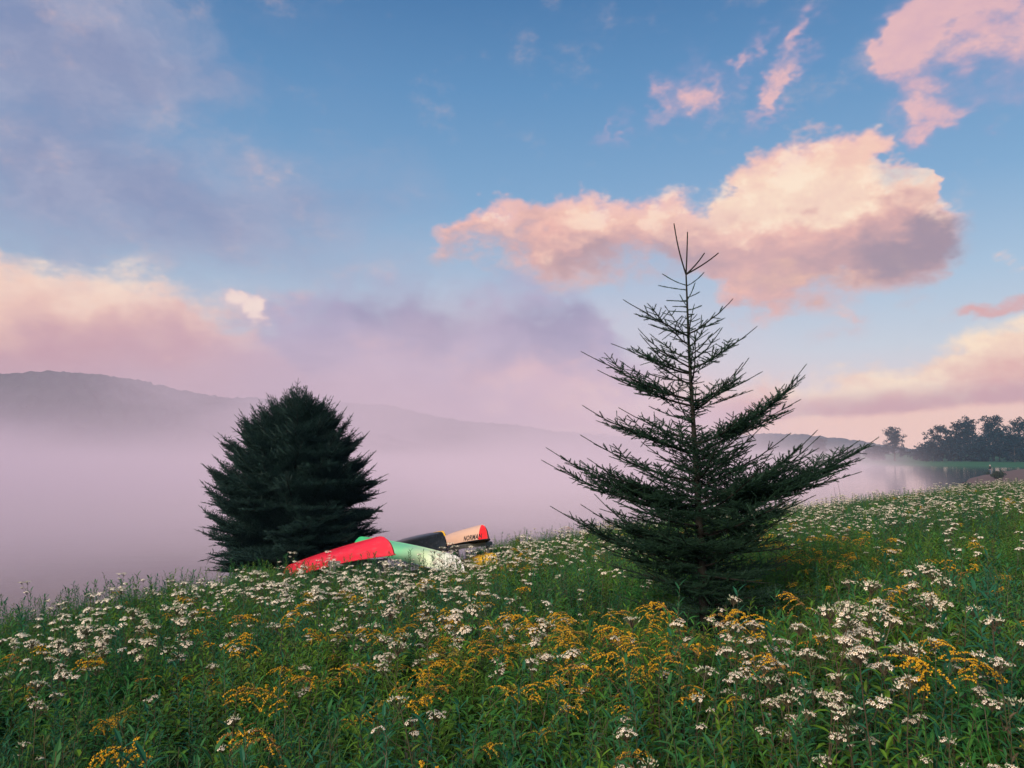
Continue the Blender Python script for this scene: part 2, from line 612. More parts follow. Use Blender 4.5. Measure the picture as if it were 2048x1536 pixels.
phis = np.radians(np.concatenate([np.arange(-180, -40, 4), np.arange(-40, 40, 0.4), np.arange(40, 181, 4)]))
rs = np.concatenate([[0.0], np.geomspace(0.6, 235, 130)])
V, Q = polar_grid(phis, rs, lambda P, Rr, X, Y: ground_z(X, Y))
ground = link('ground', mesh_np('ground', V, Q, material('meadow_soil', mat_ground), smooth=True))
tag(ground, 'meadow bank under the wildflowers sloping to the lake and the brown beach', None, None, 'structure')


# ------------------------------------------------------------------ lake
def mat_lake(N, out):
    p = position(N)
    st = N.vm('MULTIPLY', p, (0.25, 1.0, 1.0))
    h = N.noise(st, 0.9, 4, 0.5) + N.noise(st, 3.0, 3, 0.5) * 0.3
    b = principled(N, out, (0.018, 0.03, 0.034), 0.07, spec=0.5, bump=h, strength=0.12, dist=0.08)
    b.inputs['IOR'].default_value = 1.333


def quad_grid(x0, x1, y0, y1, nx, ny, zf):
    xs, ys = np.linspace(x0, x1, nx), np.linspace(y0, y1, ny)
    X, Y = np.meshgrid(xs, ys, indexing='ij')
    Vq = np.stack([X, Y, zf(X, Y)], -1).reshape(-1, 3)
    i = np.arange(nx - 1)[:, None] * ny
    j = np.arange(ny - 1)[None, :]
    return Vq, np.stack([i + j, i + ny + j, i + ny + j + 1, i + j + 1], -1).reshape(-1, 4)


V, Q = quad_grid(-1080, 1080, -280, 1080, 12, 12, lambda X, Y: X * 0)
lake = link('lake', mesh_np('lake', V, Q, material('lake_water', mat_lake)))
tag(lake, 'still lake under morning mist', None, None, 'structure')


# ------------------------------------------------------------------ wooded hills
def mat_hill(N, out):
    p = position(N)
    n = N.noise(p, 0.06, 5, 0.65)
    n2 = N.noise(p, 0.012, 3, 0.5)
    c = N.mix(n, (0.008, 0.020, 0.020), (0.026, 0.046, 0.036))
    c = N.mix(N.smooth(n2, 0.45, 0.65), c, (0.014, 0.030, 0.032))
    principled(N, out, c, 0.9, spec=0.1, bump=n, strength=0.8, dist=3.0)


hill_mat = material('wooded_hillside', mat_hill)


def hill(name, pts, r0, r1, r2, label, seed, a0, a1):
    A = np.array([azel(x, y)[0] for x, y in pts])
    H = np.array([math.tan(azel(x, y)[1]) * r1 + EYE for x, y in pts])
    ph = np.radians(np.arange(a0, a1, 0.16))
    rr = np.concatenate([np.linspace(r0, r1, 46), np.linspace(r1, r2, 14)[1:]])

    def zf(P, Rr, X, Y):
        h = np.interp(P, A, H)
        k = sstep(Rr, r0, r1 * 1.02) ** 0.9 * (1 - 0.8 * sstep(Rr, r1, r2))
        rough = fbm(X * 0.016, Y * 0.016, 4, seed) * 10 * sstep(Rr, r0, r0 + 120) * (1 - 0.8 * sstep(Rr, r1 * 0.93, r1))
        trees = (vnoise(X * 0.2, Y * 0.2, seed + 5) + vnoise(X * 0.43, Y * 0.43, seed + 6) * 0.6) * 1.8
        z = -1.2 + (h + 1.2) * k + rough + trees * sstep(Rr, r0, r0 + 30)
        return np.where(Rr <= r0 + 1, -1.2, np.maximum(z, -1.2))
    V, Q = polar_grid(ph, rr, zf)
    o = link(name, mesh_np(name, V, Q, hill_mat, smooth=True))
    tag(o, label, None, None, 'structure')


hill('hill', [(-900, 760), (-300, 752), (0, 748), (130, 744), (250, 756), (400, 784), (520, 816), (650, 848), (800, 880), (900, 905)],
     430, 640, 750, 'rounded wooded hill across the lake on the left', 11, -52, -3.5)
hill('hill', [(200, 800), (500, 795), (700, 806), (850, 828), (1000, 853), (1100, 863), (1180, 868), (1300, 880), (1450, 900)],
     520, 830, 930, 'lower wooded ridge in mist behind the lake centre', 23, -26, 15)
hill('hill', [(1150, 893), (1380, 876), (1530, 866), (1600, 867), (1700, 880), (1760, 891), (1900, 903), (2200, 880), (2600, 860)],
     680, 930, 1010, 'distant low ridge behind the trees on the right', 37, 2, 46)


# ------------------------------------------------------------------ far shore on the right, with its lawn
def far_z(X, Y):
    sx = [60, 110, 144, 172, 230, 420]
    sy = [560, 420, 335, 262, 236, 215]
    d = Y - np.interp(X, sx, sy)
    return np.clip(-0.6 + d * 0.05, -1.2, 1.4) + sstep(d, 60, 200) * 3 + vnoise(X * 0.05, Y * 0.05, 2) * 0.15


def mat_lawn(N, out):
    p = position(N)
    n = N.noise(p, 0.35, 5, 0.6)
    principled(N, out, N.mix(n, (0.016, 0.085, 0.040), (0.035, 0.130, 0.060)), 0.9, spec=0.1, bump=N.noise(p, 3.0, 4), strength=0.5, dist=0.2)


V, Q = quad_grid(60, 420, 205, 640, 90, 100, far_z)
far_shore = link('far_shore', mesh_np('far_shore', V, Q, material('far_lawn', mat_lawn), smooth=True))
tag(far_shore, 'green lawn running down to the water on the far right shore', None, None, 'structure')


# ------------------------------------------------------------------ haze and mist
def box_mesh(name, x0, x1, y0, y1, z0, z1, mat):
    mb = MB()
    mb.box(((x0 + x1) / 2, (y0 + y1) / 2, (z0 + z1) / 2), (x1 - x0, y1 - y0, z1 - z0))
    return mb.mesh(name, mat)


def mat_haze(N, out):
    v = N.node('ShaderNodeVolumePrincipled')
    v.inputs['Color'].default_value = (0.38, 0.66, 1.0, 1)
    v.inputs['Density'].default_value = 0.00018
    v.inputs['Anisotropy'].default_value = -0.25
    N.t.links.new(v.outputs[0], out.inputs['Volume'])


haze = link('haze', box_mesh('haze', -1100, 1100, -300, 1100, -3.0, 100, material('morning_haze', mat_haze)))
tag(haze, 'thin pale morning haze over the whole valley', None, None, 'stuff')


def mat_mist(N, out):
    p = position(N)
    x, y, z = N.sep(p)
    n = N.noise(N.vm('MULTIPLY', p, (1.0, 0.6, 2.2)), 0.0085, 5, 0.62)
    n2 = N.noise(N.vm('MULTIPLY', p, (0.5, 1.0, 1.6)), 0.035, 4, 0.6)
    near = N.smooth(y + x * 0.25, 20.0, 130.0)
    side = 1 - N.smooth(x - y * 0.22, -25.0, 50.0)
    skin = (1 - N.smooth(x - y * 0.37, -60.0, 8.0) * 0.93) * (1 - N.smooth(x - y * 0.5, -2.0, 9.0)) * (1 - N.smooth(y + x, 330.0, 390.0))
    deep = N.m('EXPONENT', z * (-1 / 12.0)) * (0.0012 + N.smooth(n, 0.38, 0.64) * 0.0085)
    drift = N.smooth(n, 0.50, 0.64) * N.m('EXPONENT', z * (-1 / 34.0)) * 0.0046
    thin = N.m('EXPONENT', z * (-1 / 1.8)) * 0.20 * N.smooth(y - x * 0.9, 29.0, 47.0) * (1.06 - N.smooth(y, 50.0, 170.0))
    shore = (1 - N.smooth(x - y * 0.50, -22.0, 12.0)) * N.m('EXPONENT', z * (-1 / 2.4)) * 0.013 * N.smooth(y - x * 0.9, 32.0, 62.0)
    thin = thin * (N.smooth(n2, 0.30, 0.66) * 1.1 + 0.35)
    drift = drift * (N.smooth(n2, 0.38, 0.60) * 1.5 + 0.15)
    def bank(cx, cy_, cz, rx, ry, rz, k):
        q = N.vm('MULTIPLY', N.vm('SUBTRACT', p, (cx, cy_, cz)), (1 / rx, 1 / ry, 1 / rz))
        return N.m('POWER', math.exp(-1), N.vm('DOT_PRODUCT', q, q)) * k
    drift = drift + (bank(-130, 470, 34, 75, 140, 40, 0.0056) + bank(10, 520, 16, 120, 140, 26, 0.0040) + bank(-330, 430, 36, 70, 90, 26, 0.0022)) * (N.smooth(n2, 0.38, 0.60) * 1.5 + 0.12) + bank(190, 560, 16, 130, 110, 26, 0.0035)
    den = near * ((deep + drift) * side) + thin * skin + shore * (N.smooth(n2, 0.32, 0.64) * 0.9 + 0.5)
    v = N.node('ShaderNodeVolumePrincipled')
    v.inputs['Color'].default_value = (0.79, 0.69, 0.81, 1)
    N.put(v.inputs['Density'], den)
    v.inputs['Anisotropy'].default_value = -0.25
    N.t.links.new(v.outputs[0], out.inputs['Volume'])


mist = link('mist', box_mesh('mist', -640, 520, 12, 800, 0.06, 90, material('lake_mist', mat_mist)))
tag(mist, 'white morning mist lying over the lake', None, None, 'stuff')

# ------------------------------------------------------------------ spruces
def mat_needles(c0, c1):
    def f(N, out):
        r = rand_island(N)
        leafy(N, out, N.mix(r, c0, c1), 0.15, 0.5)
    return f


def mat_bark(c0, c1, scale=20.0):
    def f(N, out):
        p = coords(N)
        n = N.noise(N.vm('MULTIPLY', p, (1.0, 1.0, 0.35)), scale, 6, 0.65)
        principled(N, out, N.mix(n, c0, c1), 0.9, spec=0.2, bump=n, strength=0.7, dist=0.01)
    return f


bark = material('spruce_bark', mat_bark((0.007, 0.008, 0.006), (0.020, 0.019, 0.015), 40))
needle_near = material('young_spruce_needles', mat_needles((0.010, 0.032, 0.020), (0.026, 0.064, 0.036)))
needle_far = material('bushy_spruce_needles', mat_needles((0.009, 0.030, 0.027), (0.022, 0.056, 0.046)))


def norm(v):
    v = np.asarray(v, dtype=float)
    return v / (np.linalg.norm(v) + 1e-12)


class Twigs:
    """needle clad shoots: start, end, needle length, needles per metre"""
    def __init__(self, rs, step, fl, dens, nl, nw, core):
        self.rs, self.step, self.fl, self.dens, self.nl, self.nw, self.core = rs, step, fl, dens, nl, nw, core
        self.seg = []
        self.roll = 0.75
        self.extra = 0.12
        self.lead = 0.30
        self.split = 2.2

    def shoot(self, p, q, k=1.0, d=1.0):
        self.seg.append((p, q, k, d))

    def finger(self, p, d, L):
        rs = self.rs
        q = p + d * L
        self.shoot(p, q)

    def axis(self, pts, age, side, depth):
        """clad a polyline and give it its side shoots; pts from the old end to the tip"""
        rs = self.rs
        pts = np.asarray(pts)
        seg = np.linalg.norm(np.diff(pts, axis=0), axis=1)
        cum = np.concatenate([[0], np.cumsum(seg)])
        L = cum[-1]
        def P(s):
            return np.array([np.interp(s, cum, pts[:, i]) for i in range(3)])
        # year lengths from the tip back
        y, marks, s = (self.lead if depth == 0 else self.lead * 0.8) * rs.uniform(0.8, 1.1) * min(1.0, L / 0.75), [], 0.0
        first = min(max(y, 0.05), L * 0.55)
        s = L - first
        marks.append(s)
        while s > 0.10 * L + 0.05 and len(marks) < max(age, 0) + 3:
            s -= max(first * 0.72, 0.09) * rs.uniform(0.85, 1.15)
            if s > 0.06 * L:
                marks.append(s)
        # cladding
        m = max(3, int(L / 0.07))
        ss = np.linspace(0, L, m + 1)
        for a, b in zip(ss[:-1], ss[1:]):
            tip = a > L - first
            inner = a < 0.2 * L and depth == 0
            self.shoot(P(a), P(b), 0.85 if tip else 1.0, 1.0 if tip else (0.25 if inner else 0.8))
        # side branches at the nodes
        for n_, s in enumerate(marks):
            p = P(s)
            d = norm(P(min(s + 0.03, L)) - P(max(s - 0.03, 0)))
            sd = norm(np.cross(d, np.cross(side, d)))
            for sg in (-1, 1):
                ang = R(rs.uniform(36, 56))
                Ls = (L - s) * rs.uniform(0.42, 0.66)
                Ls = min(Ls, 0.75)
                if n_ == 0:
                    Ls = first * rs.uniform(0.35, 0.6)
                dd = norm(d * math.cos(ang) + sg * sd * math.sin(ang) + np.array((0, 0, rs.uniform(-0.05, 0.22))))
                if Ls < self.fl * self.split or depth >= 2:
                    self.finger(p, dd, min(max(Ls, self.fl * 0.8), self.fl * 1.5))
                else:
                    k = np.linspace(0, 1, 5)[:, None]
                    up = np.array((0, 0, rs.uniform(0.0, 0.14) * Ls))
                    line = p + dd * Ls * k + up * k ** 2 + d * (Ls * 0.22) * k ** 2
                    self.axis(line, age - 1, norm(np.cross(dd, (0, 0, 1)) + 1e-6), depth + 1)
            if n_ == 0 and rs.random() < 0.6:
                self.finger(p, norm(d * 0.7 + np.array((0, 0, 0.7)) + rs.normal(0, 0.15, 3)), first * rs.uniform(0.2, 0.34))
        # small shoots in between
        s = L - first * (0.99 if depth else 0.97)
        sg = 1
        while s > (0.16 if depth == 0 else 0.05) * L:
            s -= self.step * rs.uniform(0.6, 1.4)
            p = P(max(s, 0))
            d = norm(P(min(s + 0.03, L)) - P(max(s - 0.03, 0)))
            sd = norm(np.cross(d, np.cross(side, d)))
            upv = norm(np.cross(sd, d))
            roll = rs.normal(0.12, self.roll)
            lat = sg * sd * math.cos(roll) + upv * math.sin(roll)
            ang = R(rs.uniform(40, 68))
            dd = norm(d * math.cos(ang) + lat * math.sin(ang))
            Lf = self.fl * rs.uniform(0.55, 1.25) * (1.0 if s < L - first - 0.1 else 0.8)
            self.finger(p, dd, Lf)
            if s < 0.7 * L and rs.random() < self.extra:
                self.finger(p + dd * Lf * 0.5, norm(dd + sd * rs.uniform(-0.8, 0.8) + rs.normal(0, 0.2, 3)), Lf * 0.7)
            sg = -sg

    def build(self, wood, need, rad):
        """needles into one mesh writer, twigs into another"""
        rs = self.rs
        A = np.array([s[0] for s in self.seg]); B = np.array([s[1] for s in self.seg])
        K = np.array([s[2] for s in self.seg]); D = np.array([s[3] for s in self.seg])
        Ln = np.linalg.norm(B - A, axis=1)
        n = np.maximum(3, (Ln * self.dens * D)).astype(int)
        idx = np.repeat(np.arange(len(A)), n)
        t = rs.random(len(idx))
        ax = (B - A) / Ln[:, None]
        ref = np.where(np.abs(ax[:, 2:3]) > 0.9, np.array([[1.0, 0, 0]]), np.array([[0, 0, 1.0]]))
        u = np.cross(ax, ref); u /= np.linalg.norm(u, axis=1)[:, None]
        v = np.cross(ax, u)
        an = rs.random(len(idx)) * 2 * math.pi
        rad_ = np.cos(an)[:, None] * u[idx] + np.sin(an)[:, None] * v[idx]
        tang = -np.sin(an)[:, None] * u[idx] + np.cos(an)[:, None] * v[idx]
        base = A[idx] + (B - A)[idx] * t[:, None]
        sp = rs.uniform(0.45, 0.85, len(idx))[:, None]
        ndir = ax[idx] * np.sqrt(1 - sp ** 2) + rad_ * sp
        nl = (self.nl * K[idx] * rs.uniform(0.8, 1.15, len(idx)) * (1 - 0.35 * t ** 3))[:, None]
        hw = self.nw * 0.5
        V = np.stack([base + tang * hw, base - tang * hw, base + ndir * nl], 1).reshape(-1, 3)
        need.add(V, np.arange(len(V)).reshape(-1, 3), None, 0)
        # twig cores, three sided
        r = self.core
        off = [u * r, (-0.5 * u + 0.87 * v) * r, (-0.5 * u - 0.87 * v) * r]
        V = np.concatenate([np.stack([A + o for o in off], 1), np.stack([B + o * 0.6 for o in off], 1)], 1).reshape(-1, 3)
        i = np.arange(len(A))[:, None] * 6
        Q = np.concatenate([i + np.array([[0, 1, 4, 3]]), i + np.array([[1, 2, 5, 4]]), i + np.array([[2, 0, 3, 5]])])
        need.add(V, None, Q, 0)


def curve_branch(p0, p3, a=0.55, n=9, wob=0.0, rs=None):
    p0, p3 = np.asarray(p0, float), np.asarray(p3, float)
    t = np.linspace(0, 1, n)[:, None]
    H = p3 - p0
    dz = H[2]
    H = np.array((H[0], H[1], 0.0))
    pts = p0 + H * t + np.array((0, 0, 1.0)) * dz * (a * t + (1 - a) * t ** 2)
    if wob and rs is not None:
        w_ = np.cumsum(rs.normal(0, wob, (n, 3)), axis=0) * np.sin(t * math.pi)
        pts = pts + w_
    return pts


# --- the young open spruce
def young_spruce():
    rs = np.random.default_rng(21)
    Y0 = 8.1
    ty = [440, 545, 700, 820, 950, 1150, 1300]
    tx = [1369, 1372, 1378, 1385, 1393, 1405, 1413]
    T = lambda y, dY=0.0: at(np.interp(y, ty, tx), y, Y0 + dY)
    base = T(1272)
    base[2] = float(ground_z(base[0], base[1])) - 0.05
    root = tag(link('spruce_tree', None, loc=tuple(base)), 'tall young open spruce with upswept bare branch tips in the meadow', 'spruce tree', 'spruce trees on the bank')
    root.empty_display_size = 0.3
    # trunk
    mb = MB()
    ys = [545, 620, 700, 780, 860, 950, 1050, 1150, 1262]
    pts = [T(y) - base for y in ys]
    pts[-1] = np.zeros(3)
    rad = [0.008, 0.011, 0.015, 0.02, 0.025, 0.032, 0.04, 0.048, 0.06]
    mb.tube(pts[::-1], rad[::-1], 8)
    link('trunk', mb.mesh('trunk', bark, True), root)

    def branch(pts, age, dens=520):
        tw = Twigs(rs, 0.080, 0.125, dens, 0.0195, 0.0046, 0.0046)
        d = norm(pts[-1] - pts[0])
        side = norm(np.cross(d, (0, 0, 1)) + 1e-6)
        tw.axis(pts, age, side, 0)
        wood, need = MB(), MB()
        L = np.linalg.norm(np.diff(pts, axis=0), axis=1).sum()
        wood.tube(pts, np.linspace(0.005 + 0.008 * L, 0.0025, len(pts)), 5)
        tw.build(wood, need, 0.003)
        b = link('branch', wood.mesh('branch', bark, True), root)
        link('needles', need.mesh('needles', needle_near), b)

    # leaders
    for tip, dY in (((1348, 447), 0.03), ((1375, 464), -0.03), ((1409, 506), 0.05), ((1437, 506), -0.06)):
        p0 = T(549) - base
        p3 = at(tip[0], tip[1], Y0 + dY) - base
        H = p3 - p0
        t = np.linspace(0, 1, 8)[:, None]
        pts = p0 + H * t + np.array((H[0] * 0.35, 0, 0)) * (np.sin(t * math.pi) * 0.35) * (1 if abs(H[0]) < 0.2 else 0.5)
        tw = Twigs(rs, 0.04, 0.08, 800, 0.015, 0.0046, 0.0075)
        for a, b in zip(pts[:-1], pts[1:]):
            tw.shoot(a, b, 0.75, 0.9)
        wood, need = MB(), MB()
        wood.tube(pts, np.linspace(0.009, 0.006, len(pts)), 5)
        tw.build(wood, need, 0.003)
        b = link('branch', wood.mesh('branch', bark, True), root)
        link('needles', need.mesh('needles', needle_near), b)
    # short shoots up the leader's stem
    shorts = [((1325, 548), 571), ((1317, 571), 580), ((1408, 545), 572), ((1399, 584), 595), ((1333, 601), 603), ((1345, 613), 613), ((1338, 622), 624),
              ((1403, 611), 620), ((1400, 637), 645), ((1360, 590), 612), ((1390, 566), 600)]
    tw = Twigs(rs, 0.04, 0.08, 900, 0.018, 0.005, 0.006)
    for tip, ry in shorts:
        dY = rs.uniform(-0.12, 0.12)
        pts = curve_branch(T(ry) - base, at(tip[0], tip[1], Y0 + dY) - base, 0.5, 4)
        for a, b in zip(pts[:-1], pts[1:]):
            tw.shoot(a, b, 1.0, 1.0)
    # needles on the stem itself, and tiny shoots
    for y in np.arange(552, 1245, 7):
        a = T(y) - base
        if y < 760:
            tw.shoot(a, T(y - 7) - base, 0.8, 0.4)
        if y > 600:
            for _ in range(1 if y < 760 else 3):
                an = rs.random() * 6.28
                d = norm((math.cos(an), math.sin(an), rs.uniform(0.0, 0.6)))
                Lf = rs.uniform(0.05, 0.13) * (1 + max(0, y - 700) / 260)
                tw.finger(a, d, Lf)
                if Lf > .16:
                    for sg in (-1, 1):
                        tw.finger(a + d * Lf * rs.uniform(.4, .7), norm(d + sg * np.cross(d, (0, 0, 1)) * .9 + (0, 0, .2)), Lf * .5)
    need = MB()
    tw.build(None, need, 0.003)
    b = link('branch', need.mesh('branch', needle_near), root)

    sil = [((1246, 599), 672, .6), ((1466, 597), 668, .6), ((1312, 628), 690, .6), ((1514, 653), 738, .55), ((1276, 657), 735, .5), ((1280, 668), 745, .5),
           ((1222, 687), 748, .5), ((1162, 703), 800, .5), ((1276, 692), 770, .5), ((1440, 656), 712, .5), ((1498, 716), 808, .5), ((1525, 743), 812, .55),
           ((1613, 728), 905, .45), ((1588, 766), 890, .5), ((1195, 740), 812, .6), ((1165, 811), 905, .5), ((1237, 815), 880, .5), ((1284, 833), 900, .6),
           ((1161, 870), 965, .5), ((1582, 866), 975, .5), ((1532, 845), 960, .7), ((1635, 860), 1010, .4), ((1640, 872), 1015, .45), ((1758, 874), 1030, .42),
           ((1720, 880), 1025, .45), ((1680, 945), 1040, .6), ((1092, 895), 1030, .45), ((1083, 920), 1035, .5), ((1174, 916), 1015, .5), ((1180, 935), 1020, .6),
           ((1632, 990), 1075, .6), ((1600, 1020), 1110, .7), ((1100, 1012), 1130, .45), ((1170, 1080), 1150, .6), ((1215, 1040), 1120, .6),
           ((1650, 1190), 1200, .8), ((1570, 1120), 1160, .8), ((1195, 1120), 1180, .7), ((1560, 930), 1000, .5), ((1540, 1060), 1120, .6)]
    for tip, ry, a in sil:
        lat = abs(tip[0] - np.interp(ry, ty, tx)) / 190
        dY = rs.uniform(-0.35, 0.35) * lat
        pts = curve_branch(T(ry) - base, at(tip[0], tip[1], Y0 + dY) - base, a, 10, 0.006, rs)
        branch(pts, int(2 + lat * 3.0), 600)
    # branches towards and away from the lens, whorl by whorl
    env = ([640, 680, 740, 800, 890, 960, 1020, 1080, 1130, 1190, 1240], [0.22, 0.45, 0.62, 0.8, 1.0, 1.1, 1.35, 1.35, 1.2, 1.05, 0.9])
    wh = [(680, 3), (730, 3), (780, 4), (830, 4), (880, 4), (925, 5), (968, 5), (1012, 5), (1056, 5), (1095, 5), (1130, 5), (1165, 6), (1198, 6), (1225, 6), (1246, 6)]
    for y, k in wh:
        a0 = rs.random() * 6.28
        for i in range(k):
            an = a0 + i * 6.283 / k + rs.normal(0, 0.25)
            s, c = math.sin(an), math.cos(an)
            if abs(s) > 0.86 and y < 1040:
                continue
            L = np.interp(y, *env) * rs.uniform(0.62, 1.0)
            rise = np.interp(y, [650, 800, 1000, 1150, 1240], [0.75, 0.55, 0.46, 0.36, 0.20]) + rs.normal(0, 0.14)
            p0 = T(y + rs.uniform(-20, 20)) - base
            p3 = p0 + np.array((s * L, c * L, L * rise))
            branch(curve_branch(p0, p3, rs.uniform(0.2, 0.5), 9, 0.006, rs), int(2 + L * 2.6), 520)
    return root


# --- the bushy dark spruce at the edge of the bank
def bushy_spruce():
    rs = np.random.default_rng(5)
    Y0 = 23.0
    base = at(592, 1140, Y0)
    base[2] = float(ground_z(base[0], base[1])) - 0.1
    root = tag(link('spruce_tree', None, loc=tuple(base)), 'dense round dark spruce at the edge of the bank beside the red canoe', 'spruce tree', 'spruce trees on the bank')
    root.empty_display_size = 0.5
    top = at(598, 795, Y0) - base
    H = top[2]
    mb = MB()
    t = np.linspace(0, 1, 10)[:, None]
    mb.tube(np.concatenate([top * t]), np.linspace(0.16, 0.02, 10), 9)
    link('trunk', mb.mesh('trunk', bark, True), root)
    # silhouette half width (m) at height
    zz = np.array([(at(592, y, Y0) - base)[2] for y in (1150, 1110, 1060, 1000, 950, 900, 860, 830, 800, 780, 765)])
    wl = np.array([160, 188, 194, 190, 186, 172, 154, 126, 94, 60, 16]) / 1547 * Y0
    wr = np.array([150, 168, 182, 182, 176, 158, 138, 116, 82, 52, 16]) / 1547 * Y0
    n = 300
    for i in range(n):
        f = (i + 0.5) / n
        f = min(max(f + rs.normal(0, 0.035), 0.0), 1.0)
        z0 = H * (0.02 + 0.95 * f ** 1.1)
        an = i * 2.39996 + rs.normal(0, 0.2)
        s, c = math.sin(an), math.cos(an)
        rise = np.interp(f, [0, 0.3, 0.6, 0.8, 1.0], [0.0, 0.24, 0.5, 0.9, 2.0]) + rs.normal(0, 0.12)
        side = s * 0.5 + 0.5
        # length so that the tip meets the outline
        L = 0.4
        for _ in range(14):
            zt = z0 + L * rise
            W = np.interp(zt, zz, wl) * (1 - side) + np.interp(zt, zz, wr) * side
            L = 0.5 * L + 0.5 * max(W, 0.15)
        L *= rs.uniform(0.84, 1.03)
        p0 = top * (z0 / H)
        p3 = p0 + np.array((s * L, c * L, min(L * rise, zz.max() + 0.1 - z0)))
        pts = curve_branch(p0, p3, rs.uniform(-0.15, 0.45), 8, 0.03, rs)
        if np.linalg.norm(p3 - p0) < 0.3:
            continue
        tw = Twigs(rs, 0.125, 0.17, 100, 0.030, 0.0110, 0.008)
        tw.roll = 1.0
        tw.extra = 0.5
        tw.lead = 0.20
        tw.split = 2.0
        d = norm(p3 - p0)
        tw.axis(pts, 16, norm(np.cross(d, (0, 0, 1)) + 1e-6), 0)
        wood = MB()
        wood.tube(pts, np.linspace(0.012 + 0.012 * L, 0.004, len(pts)), 4)
        need = MB()
        tw.build(None, need, 0.004)
        b = link('branch', wood.mesh('branch', bark, True), root)
        link('needles', need.mesh('needles', needle_far), b)
    return root


hero_spruce = young_spruce()
far_spruce = bushy_spruce()

# ------------------------------------------------------------------ canoes, keel up
def gloss(color, rough=0.25, wear=0.5):
    def f(N, out):
        p = coords(N)
        n = N.noise(N.vm('MULTIPLY', p, (0.5, 3.0, 3.0)), 6.0, 6, 0.65)
        n2 = N.noise(p, 30.0, 4, 0.6)
        c = N.mix(N.smooth(n, 0.5, 0.8) * wear, color, tuple(min(1, v * 0.55 + 0.10) for v in color))
        c = N.mix(N.smooth(n2, 0.62, 0.75) * wear * 0.6, c, tuple(v * 0.5 for v in color))
        principled(N, out, c, N.smooth(n2, 0.2, 0.8) * 0.25 + rough, spec=0.5)
    return f


def hull_gradient(stops, L):
    """hull colour that changes along the boat"""
    def f(N, out):
        p = coords(N)
        x, y, z = N.sep(p)
        n = N.noise(p, 5.0, 5, 0.6)
        c = N.ramp(x * (1 / L) + 0.5 + (n - 0.5) * 0.12, stops)
        c = N.mix(N.smooth(n, 0.55, 0.75) * 0.25, c, (0.45, 0.45, 0.40))
        principled(N, out, c, 0.35, spec=0.5)
    return f


black_trim = material('black_trim', gloss((0.012, 0.012, 0.014), 0.4, 0.2))
alloy_trim = material('alloy_trim', gloss((0.35, 0.35, 0.36), 0.35, 0.3))
inside_mat = material('canoe_inside', gloss((0.10, 0.085, 0.07), 0.6, 0.4))
seat_mat = material('seat_wood', mat_bark((0.10, 0.06, 0.03), (0.22, 0.14, 0.08), 30))


